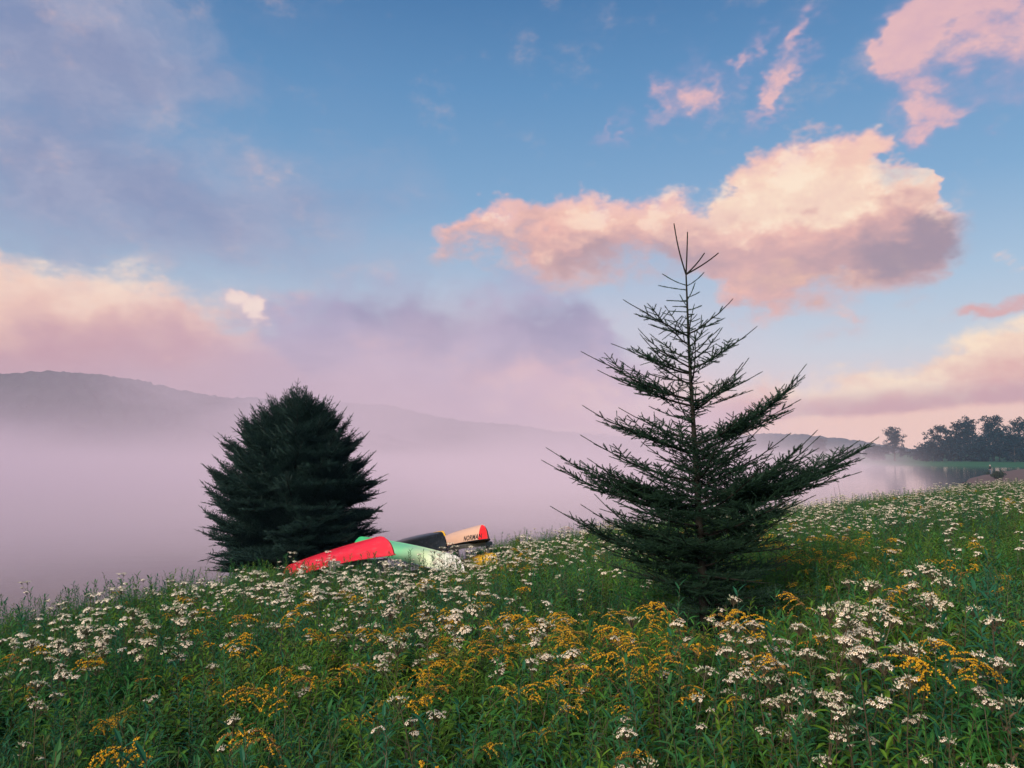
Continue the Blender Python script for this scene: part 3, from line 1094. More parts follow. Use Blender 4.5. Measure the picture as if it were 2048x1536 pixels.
def canoe(label, bow, stern, L, beam, depth, rise, paint, trim, roll=0.0, cap=None, letters=None, deck=None):
    bow, stern = np.asarray(bow, float), np.asarray(stern, float)
    x = norm(bow - stern)
    y = norm(np.cross((0, 0, 1.0), x))
    z = np.cross(x, y)
    M = Matrix(((x[0], y[0], z[0]), (x[1], y[1], z[1]), (x[2], y[2], z[2]))).to_4x4()
    M = Matrix.Translation(tuple((bow + stern) / 2)) @ M @ Matrix.Rotation(roll, 4, 'X')
    root = bpy.data.objects.new('canoe', None)
    COL.objects.link(root)
    root.matrix_world = M
    root.empty_display_size = 0.3
    tag(root, label, 'canoe', 'canoes stacked upside down on the bank')

    def sheer(t): return -rise * abs(t) ** 2.6
    def keel(t): return depth - 0.05 * abs(t) ** 2
    def ends(s): return 1 - 0.075 * max(0.0, s) ** 2.6        # the stem leans back towards the keel
    def half(t, s):
        e = max(0.0, 1 - abs(t) ** 2.2)
        full = (1 - min(1, s) ** 3.2) ** 0.55 if s < 1 else 0.0
        sharp = (1 - s) ** 0.9
        k = min(1.0, abs(t) ** 3)
        return beam / 2 * e ** 0.85 * (full * (1 - k) + sharp * k) * (1 - 0.06 * (1 - s) * (1 - k)) + 0.012 * (1 - s ** 4)
    ts = np.sin(np.linspace(-1, 1, 33) * math.pi / 2)
    ss = np.concatenate([np.linspace(0, 0.8, 6), [0.88, 0.94, 0.98, 1.0]])

    def point(t, s, side, off=0.0):
        xx = t * L / 2 * ends(s if abs(t) > 0 else 0)
        xx = t * L / 2 * (1 - (0.075 * s ** 2.6) * abs(t) ** 4)
        zz = sheer(t) + (keel(t) - sheer(t)) * (s - 0.14 * (max(0, abs(t) - 0.86) / 0.14) ** 2 * s ** 2)
        return (xx, side * (half(t, s) + off), zz)

    def shell(mb, t_, off, flip, m):
        rows = [[point(t, s, -1, off) for s in ss] + [point(t, s, 1, off) for s in ss[::-1][1:]] for t in t_]
        k = len(rows[0])
        Vv = np.array(rows).reshape(-1, 3)
        if off:
            Vv[:, 2] += off * 0.9
        Qq = []
        for i in range(len(t_) - 1):
            for j in range(k - 1):
                q = (i * k + j, i * k + j + 1, (i + 1) * k + j + 1, (i + 1) * k + j)
                Qq.append(q[::-1] if flip else q)
        mb.add(Vv, None, Qq, m)
    mb = MB()
    shell(mb, ts, 0.0, True, 0)
    hull = link('hull', mb.mesh('hull', paint, True), root)
    mb = MB()
    shell(mb, ts[2:-2], -0.012, False, 0)
    link('lining', mb.mesh('lining', inside_mat, True), root)
    for side in (-1, 1):
        mb = MB()
        mb.tube([tuple(np.array(point(t, 0.0, side)) + (0, side * 0.008, -0.006)) for t in ts], 0.016, 6)
        link('gunwale', mb.mesh('gunwale', trim, True), root)
    mb = MB()
    mb.tube([tuple(np.array(point(t, 1.0, 1)) + (0, 0, 0.002)) for t in ts[2:-2]], 0.007, 5)
    link('keel_strip', mb.mesh('keel_strip', paint, True), root)
    for sg in (-1, 1):                                  # deck plate, seat and thwart at each end
        mb = MB()
        a, b, c = (np.array(point(sg * v, 0.0, 1)) for v in (0.99, 0.93, 0.86))
        P = [(a[0], 0, a[2] + 0.012), (b[0], b[1], b[2] + .012), (b[0], -b[1], b[2] + .012), (c[0], c[1], c[2] + .012), (c[0], -c[1], c[2] + .012)]
        P += [(p[0], p[1] * 0.9, p[2] + 0.012) for p in P]
        mb.add(P, [(0, 1, 2), (5, 7, 6)], [(1, 3, 4, 2), (6, 7, 9, 8), (3, 8, 9, 4)], 0)
        link('deck_plate', mb.mesh('deck_plate', deck or trim), root)
        mb = MB()
        t = sg * 0.5
        hw = point(t, 0.15, 1)[1]
        mb.box((t * L / 2, 0, point(t, 0.2, 1)[2]), (0.24, hw * 1.7, 0.025))
        link('seat', mb.mesh('seat', seat_mat), root)
    mb = MB()
    mb.box((0.1, 0, 0.02), (0.05, beam * 0.94, 0.022))
    link('thwart', mb.mesh('thwart', seat_mat), root)
    if cap is not None:
        mb = MB()
        shell(mb, np.linspace(0.86, 1.0, 7), 0.0035, True, 0)
        me = mb.mesh('bow_cap', cap, True)
        link('bow_cap', me, root)
    if letters:
        txt, t0, h, s0 = letters
        cu = bpy.data.curves.new('lettering', 'FONT')
        cu.body = txt
        cu.size = h * 1.38
        cu.offset = 0.006
        cu.space_character = 1.12
        tmp = bpy.data.objects.new('lettering', cu)
        COL.objects.link(tmp)
        dg = bpy.context.evaluated_depsgraph_get()
        me = bpy.data.meshes.new_from_object(tmp.evaluated_get(dg))
        bpy.data.objects.remove(tmp)
        for v in me.vertices:
            xx = t0 * L / 2 + v.co.x
            t = xx / (L / 2)
            s = s0 + v.co.y / (keel(t) - sheer(t))
            p = point(t, s, -1, 0.004)
            v.co = (xx, p[1], p[2])
        me.materials.clear()
        me.materials.append(black_trim)
        link('lettering', me, root)
    return root


red = material('red_hull', gloss((0.58, 0.012, 0.035), 0.34, 0.7))
black_hull = material('black_hull', gloss((0.010, 0.014, 0.018), 0.22, 0.25))
cream = material('tan_hull', gloss((0.66, 0.44, 0.31), 0.35, 0.6))
yellow = material('yellow_hull', gloss((0.70, 0.42, 0.02), 0.35, 0.4))
red_cap = material('red_cap', gloss((0.72, 0.02, 0.025), 0.3, 0.2))
mint = material('mint_hull', hull_gradient([(0.0, (0.70, 0.70, 0.72)), (0.10, (0.66, 0.70, 0.62)), (0.26, (0.52, 0.70, 0.40)), (0.46, (0.18, 0.60, 0.30)), (1.0, (0.04, 0.50, 0.20))], 4.6))
gz = lambda x, y: float(ground_z(x, y))

CAN = {}
def place(px, py, Y):
    return at(px, py, Y)
# (the points given are the middle of the gunwale plane at each end)
CAN['red'] = (place(786, 1096, 17.0), place(566, 1160, 21.0))
CAN['mint'] = (place(708, 1092, 20.8), place(930, 1141, 17.4))
CAN['black'] = (place(893, 1088, 19.6), place(786, 1106, 23.9))
CAN['tan'] = (place(976, 1076, 20.6), place(876, 1104, 24.9))
CAN['yellow_low'] = (place(996, 1126, 19.9), place(915, 1146, 24.2))
CAN['yellow_back'] = (place(894, 1080, 23.2), place(802, 1104, 27.2))


def canoe_at(key, label, beam, depth, rise, paint, trim, **kw):
    b, s_ = CAN[key]
    L = float(np.linalg.norm(b - s_))
    return canoe(label, b, s_, L, beam, depth, rise, paint, trim, **kw)


canoe_at('red', 'red canoe lying keel up with its bow raised on a post', 0.86, 0.36, 0.14, red, red, roll=R(6))
canoe_at('mint', 'pale canoe fading from mint green to white, crossing behind the red canoe', 0.82, 0.32, 0.10, mint, alloy_trim)
canoe_at('black', 'glossy black canoe keel up beside the tan lettered canoe', 0.84, 0.36, 0.15, black_hull, black_trim)
canoe_at('tan', 'tan canoe with red bow cap and black NORMAN lettering', 0.90, 0.42, 0.02, cream, black_trim, cap=red_cap, letters=('NORMAN', 0.56, 0.13, 0.08))
canoe_at('yellow_low', 'yellow canoe half hidden in flowers under the tan canoe', 0.84, 0.32, 0.12, yellow, black_trim)
canoe_at('yellow_back', 'yellow canoe whose bow tip peeps over the black canoe', 0.82, 0.34, 0.14, yellow, black_trim)

# --- the racks under them
grey_wood = material('weathered_wood', mat_bark((0.11, 0.12, 0.11), (0.24, 0.25, 0.23), 14))


def rack(label, a, b, posts, w=0.15):
    a, b = np.asarray(a, float), np.asarray(b, float)
    root = tag(link('canoe_rack', None, loc=tuple((a + b) / 2 * (1, 1, 0) + (0, 0, gz(*((a + b) / 2)[:2])))), label, 'rack', 'wooden racks under the canoes')
    o = np.array(root.location)
    d = norm(b - a)
    yv = norm(np.cross((0, 0, 1), d))
    rot = np.stack([d, yv, np.cross(d, yv)], 1)
    mb = MB()
    mb.box((a + b) / 2 - o, (np.linalg.norm(b - a), 0.09, 0.10), rot)
    link('rail', mb.mesh('rail', grey_wood), root)
    for f in posts:
        p = a + (b - a) * f
        g = gz(p[0], p[1]) - 0.3
        mb = MB()
        mb.tube([np.array((p[0], p[1], g)) - o, np.array((p[0], p[1], p[2] - 0.052)) - o], w / 2, 9)
        link('post', mb.mesh('post', grey_wood), root)


def rail_under(keys, f, drop, over, ext):
    """a rail through the gunwale planes of some canoes at a share f of their length from the bow"""
    P = [CAN[k][0] * (1 - f) + CAN[k][1] * f for k in keys]
    return P


p1 = CAN['red'][0] * 0.72 + CAN['red'][1] * 0.28
rack('grey post and rail propping the red canoe', p1 + (-0.62, -0.22, -0.09), p1 + (0.62, 0.22, -0.09), (0.08, 0.9), 0.17)
p2 = CAN['black'][0] * 0.80 + CAN['black'][1] * 0.20
p3 = CAN['tan'][0] * 0.80 + CAN['tan'][1] * 0.20
dd_ = norm(p3 - p2)
rack('low dark rail under the black and tan canoes', p2 - dd_ * 0.5 + (0, 0, -0.10), p3 + dd_ * 0.55 + (0, 0, -0.10), (0.06, 0.5, 0.95), 0.12)
p4 = CAN['mint'][0] * 0.85 + CAN['mint'][1] * 0.15
rack('short rail under the mint end of the pale canoe', p4 + (-0.55, -0.1, -0.10), p4 + (0.55, 0.1, -0.10), (0.1, 0.9), 0.12)


# ------------------------------------------------------------------ the person on the beach
def build_person():
    px, Y = 1981, 141.0
    base = at(px, 946.5, Y)
    base[2] = gz(base[0], base[1])
    J = {  # joints: x right of the lens, y away from it, z up; facing the lake (to the left)
        'hip': ((0, 0, 0.95), .15), 'belly': ((0, 0, 1.08), .145), 'chest': ((0, .0, 1.30), .16), 'neck': ((-.01, 0, 1.50), .06), 'head0': ((-.02, 0, 1.58), .075), 'head': ((-.025, 0, 1.66), .10), 'top': ((-.02, 0, 1.75), .07),
        'sl': ((0, -.17, 1.43), .07), 'el': ((.03, -.24, 1.15), .052), 'wl': ((-.08, -.22, .92), .04), 'hl': ((-.11, -.21, .83), .045),
        'sr': ((0, .17, 1.43), .07), 'er': ((.03, .24, 1.15), .052), 'wr': ((-.08, .22, .92), .04), 'hr': ((-.11, .21, .83), .045),
        'hipl': ((0, -.09, .90), .105), 'kl': ((-.03, -.10, .50), .07), 'al': ((0, -.11, .09), .048), 'tl': ((-.16, -.12, .04), .04),
        'hipr': ((0, .09, .90), .105), 'kr': ((.03, .10, .50), .07), 'ar': ((.05, .11, .09), .048), 'tr': ((-.11, .12, .04), .04)}
    ed = [('hip', 'belly'), ('belly', 'chest'), ('chest', 'neck'), ('neck', 'head0'), ('head0', 'head'), ('head', 'top'), ('chest', 'sl'), ('sl', 'el'), ('el', 'wl'), ('wl', 'hl'),
          ('chest', 'sr'), ('sr', 'er'), ('er', 'wr'), ('wr', 'hr'), ('hip', 'hipl'), ('hipl', 'kl'), ('kl', 'al'), ('al', 'tl'), ('hip', 'hipr'), ('hipr', 'kr'), ('kr', 'ar'), ('ar', 'tr')]
    names = list(J)
    me = bpy.data.meshes.new('person')
    me.from_pydata([J[n][0] for n in names], [(names.index(a), names.index(b)) for a, b in ed], [])
    o = bpy.data.objects.new('person', me)
    COL.objects.link(o)
    sk = o.modifiers.new('skin', 'SKIN')
    for i, n in enumerate(names):
        me.skin_vertices[0].data[i].radius = (J[n][1], J[n][1])
    me.skin_vertices[0].data[0].use_root = True
    sb = o.modifiers.new('sub', 'SUBSURF')
    sb.levels = sb.render_levels = 2
    dg = bpy.context.evaluated_depsgraph_get()
    body = bpy.data.meshes.new_from_object(o.evaluated_get(dg))
    o.modifiers.clear()
    o.data = body
    flat = lambda c: (lambda N, out: principled(N, out, c, 0.8, spec=0.2))
    body.materials.clear()
    for nm, c in (('skin', (0.42, 0.24, 0.17)), ('dark_jacket', (0.010, 0.016, 0.02)), ('blue_trousers', (0.05, 0.09, 0.14)), ('shoes', (0.02, 0.02, 0.02))):
        body.materials.append(material(nm, flat(c)))
    for f in body.polygons:
        c = f.center
        arm = abs(c.y) > 0.17
        f.material_index = 0 if c.z > 1.5 else (1 if c.z > 0.98 else (0 if arm and c.x < -0.05 and c.z > .7 else (2 if c.z > 0.10 else 3)))
        f.use_smooth = True
    o.location = tuple(base)
    tag(o, 'person in dark jacket and pale cap standing on the beach', 'person')
    mb = MB()
    t = np.linspace(0, 1, 5)
    mb.tube([(-.022, 0, 1.66 + .12 * v) for v in t], [.106, .107, .098, .07, .02], 12)
    mb.box((-.15, 0, 1.69), (.13, .15, .015))
    link('cap', mb.mesh('cap', material('pale_cap', flat((0.55, 0.55, 0.55))), True), o)


build_person()


# ------------------------------------------------------------------ broadleaf trees on the far shore, and bushes
def mat_crown(c0, c1):
    def f(N, out):
        leafy(N, out, N.mix(rand_island(N), c0, c1), 0.25, 0.6)
    return f


crown_mat = material('far_leaves', mat_crown((0.003, 0.020, 0.028), (0.007, 0.034, 0.044)))
purple_mat = material('purple_leaves', mat_crown((0.030, 0.018, 0.040), (0.075, 0.045, 0.085)))
bush_mat = material('bush_leaves', mat_crown((0.012, 0.030, 0.020), (0.035, 0.060, 0.035)))
far_bark = material('far_bark', mat_bark((0.04, 0.035, 0.03), (0.09, 0.08, 0.07), 2))


def leaf_cards(rs, C, n, size):
    """n small bent leaf clumps round each centre (x, y, z, r)"""
    V = []
    c = np.repeat(C[:, :3], n, axis=0)
    r = np.repeat(C[:, 3:4], n, axis=0)
    d = rs.normal(0, 1, (len(c), 3))
    d /= np.linalg.norm(d, axis=1)[:, None]
    p = c + d * r * rs.random((len(c), 1)) ** 0.45 * np.array((1, 1, 0.75))
    a = rs.normal(0, 1, (len(c), 3)); a /= np.linalg.norm(a, axis=1)[:, None]
    b = np.cross(a, rs.normal(0, 1, (len(c), 3))); b /= np.linalg.norm(b, axis=1)[:, None]
    s = size * rs.uniform(0.6, 1.3, (len(c), 1))
    V = np.stack([p - a * s, p + b * s * 0.55, p + a * s, p - b * s * 0.55 + d * s * 0.2], 1).reshape(-1, 3)
    return V, np.arange(len(V)).reshape(-1, 4)


def broadleaf(px, ytop, Y, wpx, label, seed, kind='round', low=0.18, ybase=931):
    rs = np.random.default_rng(seed)
    b = at(px, ybase, Y)
    b[2] = float(far_z(b[0], b[1])) - 0.2
    h = at(px, ytop, Y)[2] - b[2]
    wd = wpx / FPX * Y
    root = tag(link('broadleaf_tree', None, loc=tuple(b)), label, 'tree', 'trees on the far right shore')
    trunk = MB()
    lean = rs.normal(0, 0.03, 2) * h
    tp = np.array([(0, 0, 0), (lean[0] * .3, lean[1] * .3, h * .3), (lean[0] * .7, lean[1] * .7, h * .6), (lean[0], lean[1], h * .86)])
    trunk.tube(tp, [h * .022, h * .017, h * .011, h * .004], 7)
    limbs = MB()
    C = []
    n = 26 if kind == 'round' else 30
    for i in range(n):
        f = (i + .5) / n
        z0 = h * (low + (0.80 - low) * f)
        an = i * 2.4 + rs.normal(0, .4)
        if kind == 'round':
            prof = math.sin(math.pi * min(max((f * 0.86 + 0.13), 0), 1)) ** 0.6
        else:
            prof = (1 - f * .62) * (0.8 + 0.2 * math.sin(f * 9))
        ln = wd / 2 * prof * rs.uniform(0.6, 1.0)
        st = np.array([np.interp(z0, tp[:, 2], tp[:, k]) for k in range(3)])
        e = st + np.array((math.cos(an) * ln, math.sin(an) * ln, h * rs.uniform(.05, .17)))
        m = (st + e) / 2 + np.array((0, 0, h * .03))
        limbs.tube([st, m, e], [h * .007, h * .005, h * .002], 5)
        cr = wd * (0.115 if kind == 'round' else 0.085)
        for q, k in ((e, 1.0), (m, .85), ((m + e) / 2, .95)):
            for _ in range(2):
                C.append(tuple(q + rs.normal(0, cr * .65, 3)) + (cr * k * rs.uniform(.6, 1.15),))
    for _ in range(5):
        C.append(tuple(tp[-1] + rs.normal(0, 1, 3) * (wd * .09, wd * .09, h * .05) + (0, 0, h * .03)) + (wd * .09,))
    link('trunk', trunk.mesh('trunk', far_bark, True), root)
    link('limbs', limbs.mesh('limbs', far_bark, True), root)
    V, Q = leaf_cards(rs, np.array(C), 26 if kind == 'round' else 20, 0.34)
    tag(link('crown', mesh_np('crown', V, Q, crown_mat), root), kind='stuff')


broadleaf(1790, 853, 334, 72, 'lone airy tree standing left of the dense far grove', 1, 'open', 0.10)
broadleaf(1752, 893, 352, 46, 'low hazy bushy tree left of the lone airy tree', 2, 'round', 0.05)
broadleaf(1843, 893, 339, 40, 'small rounded tree in the gap beside the grove', 3, 'round', 0.05)
broadleaf(1885, 850, 326, 70, 'broad rounded tree at the left end of the grove', 4, 'round', 0.06)
broadleaf(1921, 842, 320, 52, 'middle tree of the grove, slightly taller than its left neighbour', 5, 'round', 0.06)
broadleaf(1940, 833, 334, 60, 'tall thin crowned tree rising behind the grove', 6, 'open', 0.3)
broadleaf(1988, 826, 324, 80, 'tallest tree of the grove, wide gappy crown above the person', 7, 'open', 0.25)
broadleaf(2000, 862, 306, 70, 'dark dense tree directly behind the person', 8, 'round', 0.04)
broadleaf(2042, 838, 310, 74, 'dark tree cut by the right edge of the picture', 9, 'round', 0.05)
broadleaf(2110, 830, 304, 84, 'dark tree just beyond the right edge', 10, 'round', 0.05)
broadleaf(1955, 884, 314, 50, 'low dark tree filling the grove below the tall ones', 13, 'round', 0.03)
broadleaf(1866, 886, 316, 44, 'short dark tree under the broad left tree of the grove', 14, 'round', 0.02)
broadleaf(1908, 876, 310, 52, 'short dark tree in the front row of the grove', 15, 'round', 0.02)
broadleaf(1968, 872, 304, 50, 'dense dark tree just left of the person', 16, 'round', 0.02)
broadleaf(2030, 866, 298, 60, 'dense dark tree at the front right of the grove', 17, 'round', 0.02)
broadleaf(1700, 905, 345, 56, 'faint low tree dissolving in mist near the water', 11, 'round', 0.04)
broadleaf(1640, 876, 430, 46, 'ghostly pale tree far back in the mist', 12, 'open', 0.12, 925)


def bush(px, py, Y, wpx, hpx, mat, label, seed, n=26):
    rs = np.random.default_rng(seed)
    b = at(px, py, Y)
    b[2] = gz(b[0], b[1]) - 0.05
    wd, h = wpx / FPX * Y, hpx / FPX * Y
    root = tag(link('bush', None, loc=tuple(b)), label, 'bush', 'bushes at the edge of the beach')
    st = MB()
    C = []
    for i in range(9):
        a = rs.random() * 6.28
        e = np.array((math.cos(a) * wd * .5 * rs.uniform(.3, 1), math.sin(a) * wd * .35, h * rs.uniform(.55, .95)))
        st.tube([(0, 0, 0), e * (.5, .5, .6), e], [.03, .02, .008], 4)
        C += [tuple(e * k + rs.normal(0, h * .1, 3)) + (h * .28,) for k in (1, .75, .5)]
    link('stems', st.mesh('stems', far_bark), root)
    V, Q = leaf_cards(rs, np.array(C), n, 0.055 * max(1, Y / 60))
    tag(link('foliage', mesh_np('foliage', V, Q, mat), root), kind='stuff')


bush(1996, 959, 118, 34, 15, bush_mat, 'dark green bush beside the person on the beach', 31, 60)
bush(1934, 970, 88, 18, 12, purple_mat, 'small purplish bush at the water end of the beach', 32, 40)
bush(1914, 976, 80, 10, 8, purple_mat, 'tiny purplish bush left of the other purple one', 33, 30)

# ------------------------------------------------------------------ meadow plants
def mat_leaf(c0, c1, c2, trans=0.4):
    def f(N, out):
        r = rand_island(N)
        o = rand_obj(N)
        p = position(N)
        n = N.noise(p, 0.55, 2, 0.5)
        c = N.mix(r, c0, c1)
        c = N.mix(N.smooth(o * 0.6 + n * 1.0, 0.52, 1.0) * 0.9, c, c2)
        c = N.mix(N.smooth(o + r * 0.4, 1.05, 1.3) * 0.6, c, (0.11, 0.10, 0.035))
        leafy(N, out, c, trans, 0.5)
    return f


def mat_petal(c0, c1, trans=0.3):
    def f(N, out):
        leafy(N, out, N.mix(rand_island(N), c0, c1), trans, 0.7)
    return f


leaf_mat = material('meadow_leaf', mat_leaf((0.024, 0.140, 0.036), (0.056, 0.235, 0.050), (0.140, 0.280, 0.026)))
blue_leaf = material('grey_green_leaf', mat_leaf((0.018, 0.115, 0.062), (0.038, 0.180, 0.096), (0.050, 0.18, 0.05)))
stem_mat = material('meadow_stem', mat_leaf((0.035, 0.06, 0.028), (0.075, 0.07, 0.04), (0.07, 0.05, 0.035), 0.1))
grass_mat = material('meadow_grass', mat_leaf((0.024, 0.150, 0.038), (0.050, 0.215, 0.046), (0.11, 0.22, 0.040)))
dry_mat = material('dry_grass', mat_leaf((0.10, 0.075, 0.045), (0.16, 0.12, 0.075), (0.12, 0.08, 0.05)))
petal_mat = material('white_petal', mat_petal((0.91, 0.81, 0.60), (0.95, 0.90, 0.74), 0.15))
disc_mat = material('aster_disc', mat_petal((0.52, 0.34, 0.12), (0.46, 0.22, 0.14)))
bud_mat = material('aster_bud', mat_petal((0.34, 0.42, 0.24), (0.62, 0.64, 0.48)))
gold_mat = material('goldenrod_floret', mat_petal((0.66, 0.36, 0.018), (0.84, 0.54, 0.04)))
gold_bud = material('goldenrod_bud', mat_petal((0.34, 0.30, 0.05), (0.50, 0.40, 0.06)))
gold_old = material('goldenrod_faded', mat_petal((0.36, 0.19, 0.05), (0.46, 0.28, 0.08)))
MATS = [stem_mat, leaf_mat, petal_mat, disc_mat, bud_mat, gold_mat, gold_bud, gold_old, blue_leaf, grass_mat, dry_mat]
STEM, LEAF, PETAL, DISC, BUD, GOLD, GBUD, GOLD_OLD, BLUE, GRASS, DRY = range(11)


def leaf(mb, p, d, L, W, droop, m=LEAF, cheap=False, rs=None):
    d = norm(d)
    side = norm(np.cross(d, (0, 0, 1.0)) + 1e-9)
    up = np.cross(side, d)
    st = (0, 0.4, 1.0) if cheap else (0, 0.28, 0.62, 1.0)
    wd = (0.25, 1.0, 0.0) if cheap else (0.22, 0.92, 0.85, 0.0)
    C = [p + d * L * t + np.array((0, 0, -1.0)) * droop * L * t * t for t in st]
    V, k = [], len(st)
    for i in range(k - 1):
        w_ = W * wd[i] * 0.5
        V += [C[i] - side * w_ + up * w_ * 0.35, C[i], C[i] + side * w_ + up * w_ * 0.35]
    V.append(C[-1])
    Q = []
    for i in range(k - 2):
        a = i * 3
        Q += [(a, a + 1, a + 4, a + 3), (a + 1, a + 2, a + 5, a + 4)]
    a = (k - 2) * 3
    mb.add(V, [(a, a + 1, a + 3), (a + 1, a + 2, a + 3)], Q, m)


def stem_curve(rs, h, lean, n=6):
    a = rs.random() * 6.28
    t = np.linspace(0, 1, n)[:, None]
    off = np.array((math.cos(a), math.sin(a), 0)) * lean * h * t ** 1.7
    wob = np.cumsum(rs.normal(0, 0.006, (n, 3)), axis=0) * np.array((1, 1, 0))
    return off + wob + np.array((0, 0, 1.0)) * h * t


def along(pts, f):
    x = f * (len(pts) - 1)
    i = min(int(x), len(pts) - 2)
    return pts[i] + (pts[i + 1] - pts[i]) * (x - i)


def aster_flower(mb, c, up, r, rs, cheap):
    up = norm(up)
    a = norm(np.cross(up, (0.3, 0.9, 0.1)))
    b = np.cross(up, a)
    n = 5 if cheap else int(rs.integers(7, 10))
    V, T, Q = [], [], []
    ph = rs.random() * 6.28
    for i in range(n):
        an = ph + i * 2 * math.pi / n + rs.normal(0, 0.12)
        d = a * math.cos(an) + b * math.sin(an)
        s = np.cross(up, d)
        rr = r * rs.uniform(0.8, 1.1)
        w_ = r * (0.42 if cheap else 0.2)
        dr = rs.uniform(-0.1, 0.45)
        k = len(V)
        if cheap:
            V += [c + d * r * .1, c + d * rr * .8 + s * w_ - up * rr * dr * .5, c + d * rr - up * rr * dr, c + d * rr * .8 - s * w_ - up * rr * dr * .5]
        else:
            V += [c + d * r * .2, c + d * rr * .65 + s * w_ - up * rr * dr * .35, c + d * rr - up * rr * dr, c + d * rr * .65 - s * w_ - up * rr * dr * .35]
        Q.append((k, k + 1, k + 2, k + 3))
    mb.add(V, None, Q, PETAL)
    if not cheap:
        q = [c + (a * math.cos(x) + b * math.sin(x)) * r * .26 + up * r * .08 for x in np.arange(5) * 1.2566] + [c + up * r * .3]
        mb.add(q, [(i, (i + 1) % 5, 5) for i in range(5)], None, DISC)


def aster_cluster(mb, origin, top, rs, n, rad, cheap, buds=0.15):
    """flat topped head: pedicels fan out from ORIGIN to a dome round TOP"""
    ax = norm(top - origin)
    a = norm(np.cross(ax, (0.2, 0.9, 0.1)))
    b = np.cross(ax, a)
    for i in range(n):
        q = math.sqrt((i + .5) / n)
        an = i * 2.4 + rs.normal(0, .3)
        pos = top + (a * math.cos(an) + b * math.sin(an)) * rad * q * rs.uniform(.8, 1.1) + ax * rad * (-0.30 * q * q + rs.normal(0, .09))
        d = norm(pos - origin)
        if not cheap or i % 3 == 0:
            mid = origin + (pos - origin) * 0.5 + ax * rad * .08
            mb.tube([origin + (top - origin) * rs.uniform(0, .3), mid, pos - d * .004], 0.0011 if not cheap else 0.0016, 3, STEM, False)
        if rs.random() < buds:
            s = 0.0045
            mb.tube([pos - d * s, pos, pos + d * s * 1.6], [s * .4, s * .6, s * .15], 4, BUD, False)
        else:
            aster_flower(mb, pos, d + ax * .5 + rs.normal(0, .15, 3), rs.uniform(.0085, .0115) * (1.1 if cheap else 1.0), rs, cheap)


def make_aster(seed, cheap, heads, h, n, rad):
    """parts of a flat topped white aster"""
    rs = np.random.default_rng(seed)
    P = {'stem': MB(), 'leaves': [], 'clusters': []}
    st = stem_curve(rs, h, rs.uniform(.04, .22))
    P['stem'].tube(st, np.linspace(.0035, .0018, len(st)), 3 if cheap else 5, STEM, False)
    nl = 14 if cheap else 26
    for i in range(nl):
        f = 0.12 + 0.80 * (i + rs.random() * .6) / nl
        an = i * 2.4 + rs.normal(0, .2)
        L = rs.uniform(.08, .13) * (1.1 - 0.5 * f)
        m = MB()
        leaf(m, along(st, f), (math.cos(an), math.sin(an), rs.uniform(.25, .8)), L, L * rs.uniform(.17, .24), rs.uniform(.2, .6), LEAF if seed % 2 else BLUE, cheap)
        P['leaves'].append(m)
    tops = [(along(st, 1.0), rad)]
    for k in range(heads - 1):
        f = rs.uniform(.66, .86)
        an = rs.random() * 6.28
        o = along(st, f)
        e = o + np.array((math.cos(an), math.sin(an), 0)) * rs.uniform(.05, .11) + np.array((0, 0, rs.uniform(.07, .15)))
        P['stem'].tube([o, (o + e) / 2 + (0, 0, -.012), e], .0016, 3, STEM, False)
        tops.append((e, rad * rs.uniform(.55, .9)))
    for t, r in tops:
        m = MB()
        aster_cluster(m, t - np.array((0, 0, r * .9)), t + np.array((0, 0, r * .25)), rs, max(5, int(n * (r / rad) ** 1.5)), r, cheap, rs.choice([.05, .15, .5]))
        P['clusters'].append(m)
    return P


def raceme(mb, p, d, L, rs, cheap, m):
    """one arching goldenrod spray, florets along its upper side"""
    d = norm(d)
    n = 6
    t = np.linspace(0, 1, n)[:, None]
    pts = p + d * L * t + np.array((0, 0, -1.0)) * L * .55 * t ** 2
    mb.tube(pts, .0011, 3, STEM, False)
    side = norm(np.cross(d, (0, 0, 1)) + 1e-9)
    k = int(L / (.0085 if cheap else .0042))
    V, T, Q = [], [], []
    for i in range(k):
        f = rs.uniform(.08, 1.0)
        c = along(pts, f) + side * rs.normal(0, .0028) + np.array((0, 0, rs.uniform(.001, .007)))
        s = rs.uniform(.0030, .0052) * (1.5 if cheap else 1.0)
        u = norm(rs.normal(0, 1, 3)) * s
        v = norm(np.cross(u, rs.normal(0, 1, 3))) * s
        w_ = np.cross(u, v) / s
        j = len(V)
        V += [c - u * .8, c + u * .5 + v * .8, c + u * .5 - v * .8, c + w_ + u * .3]
        T += [(j, j + 1, j + 3), (j + 1, j + 2, j + 3), (j + 2, j, j + 3)]
    mb.add(V, T, None, m)


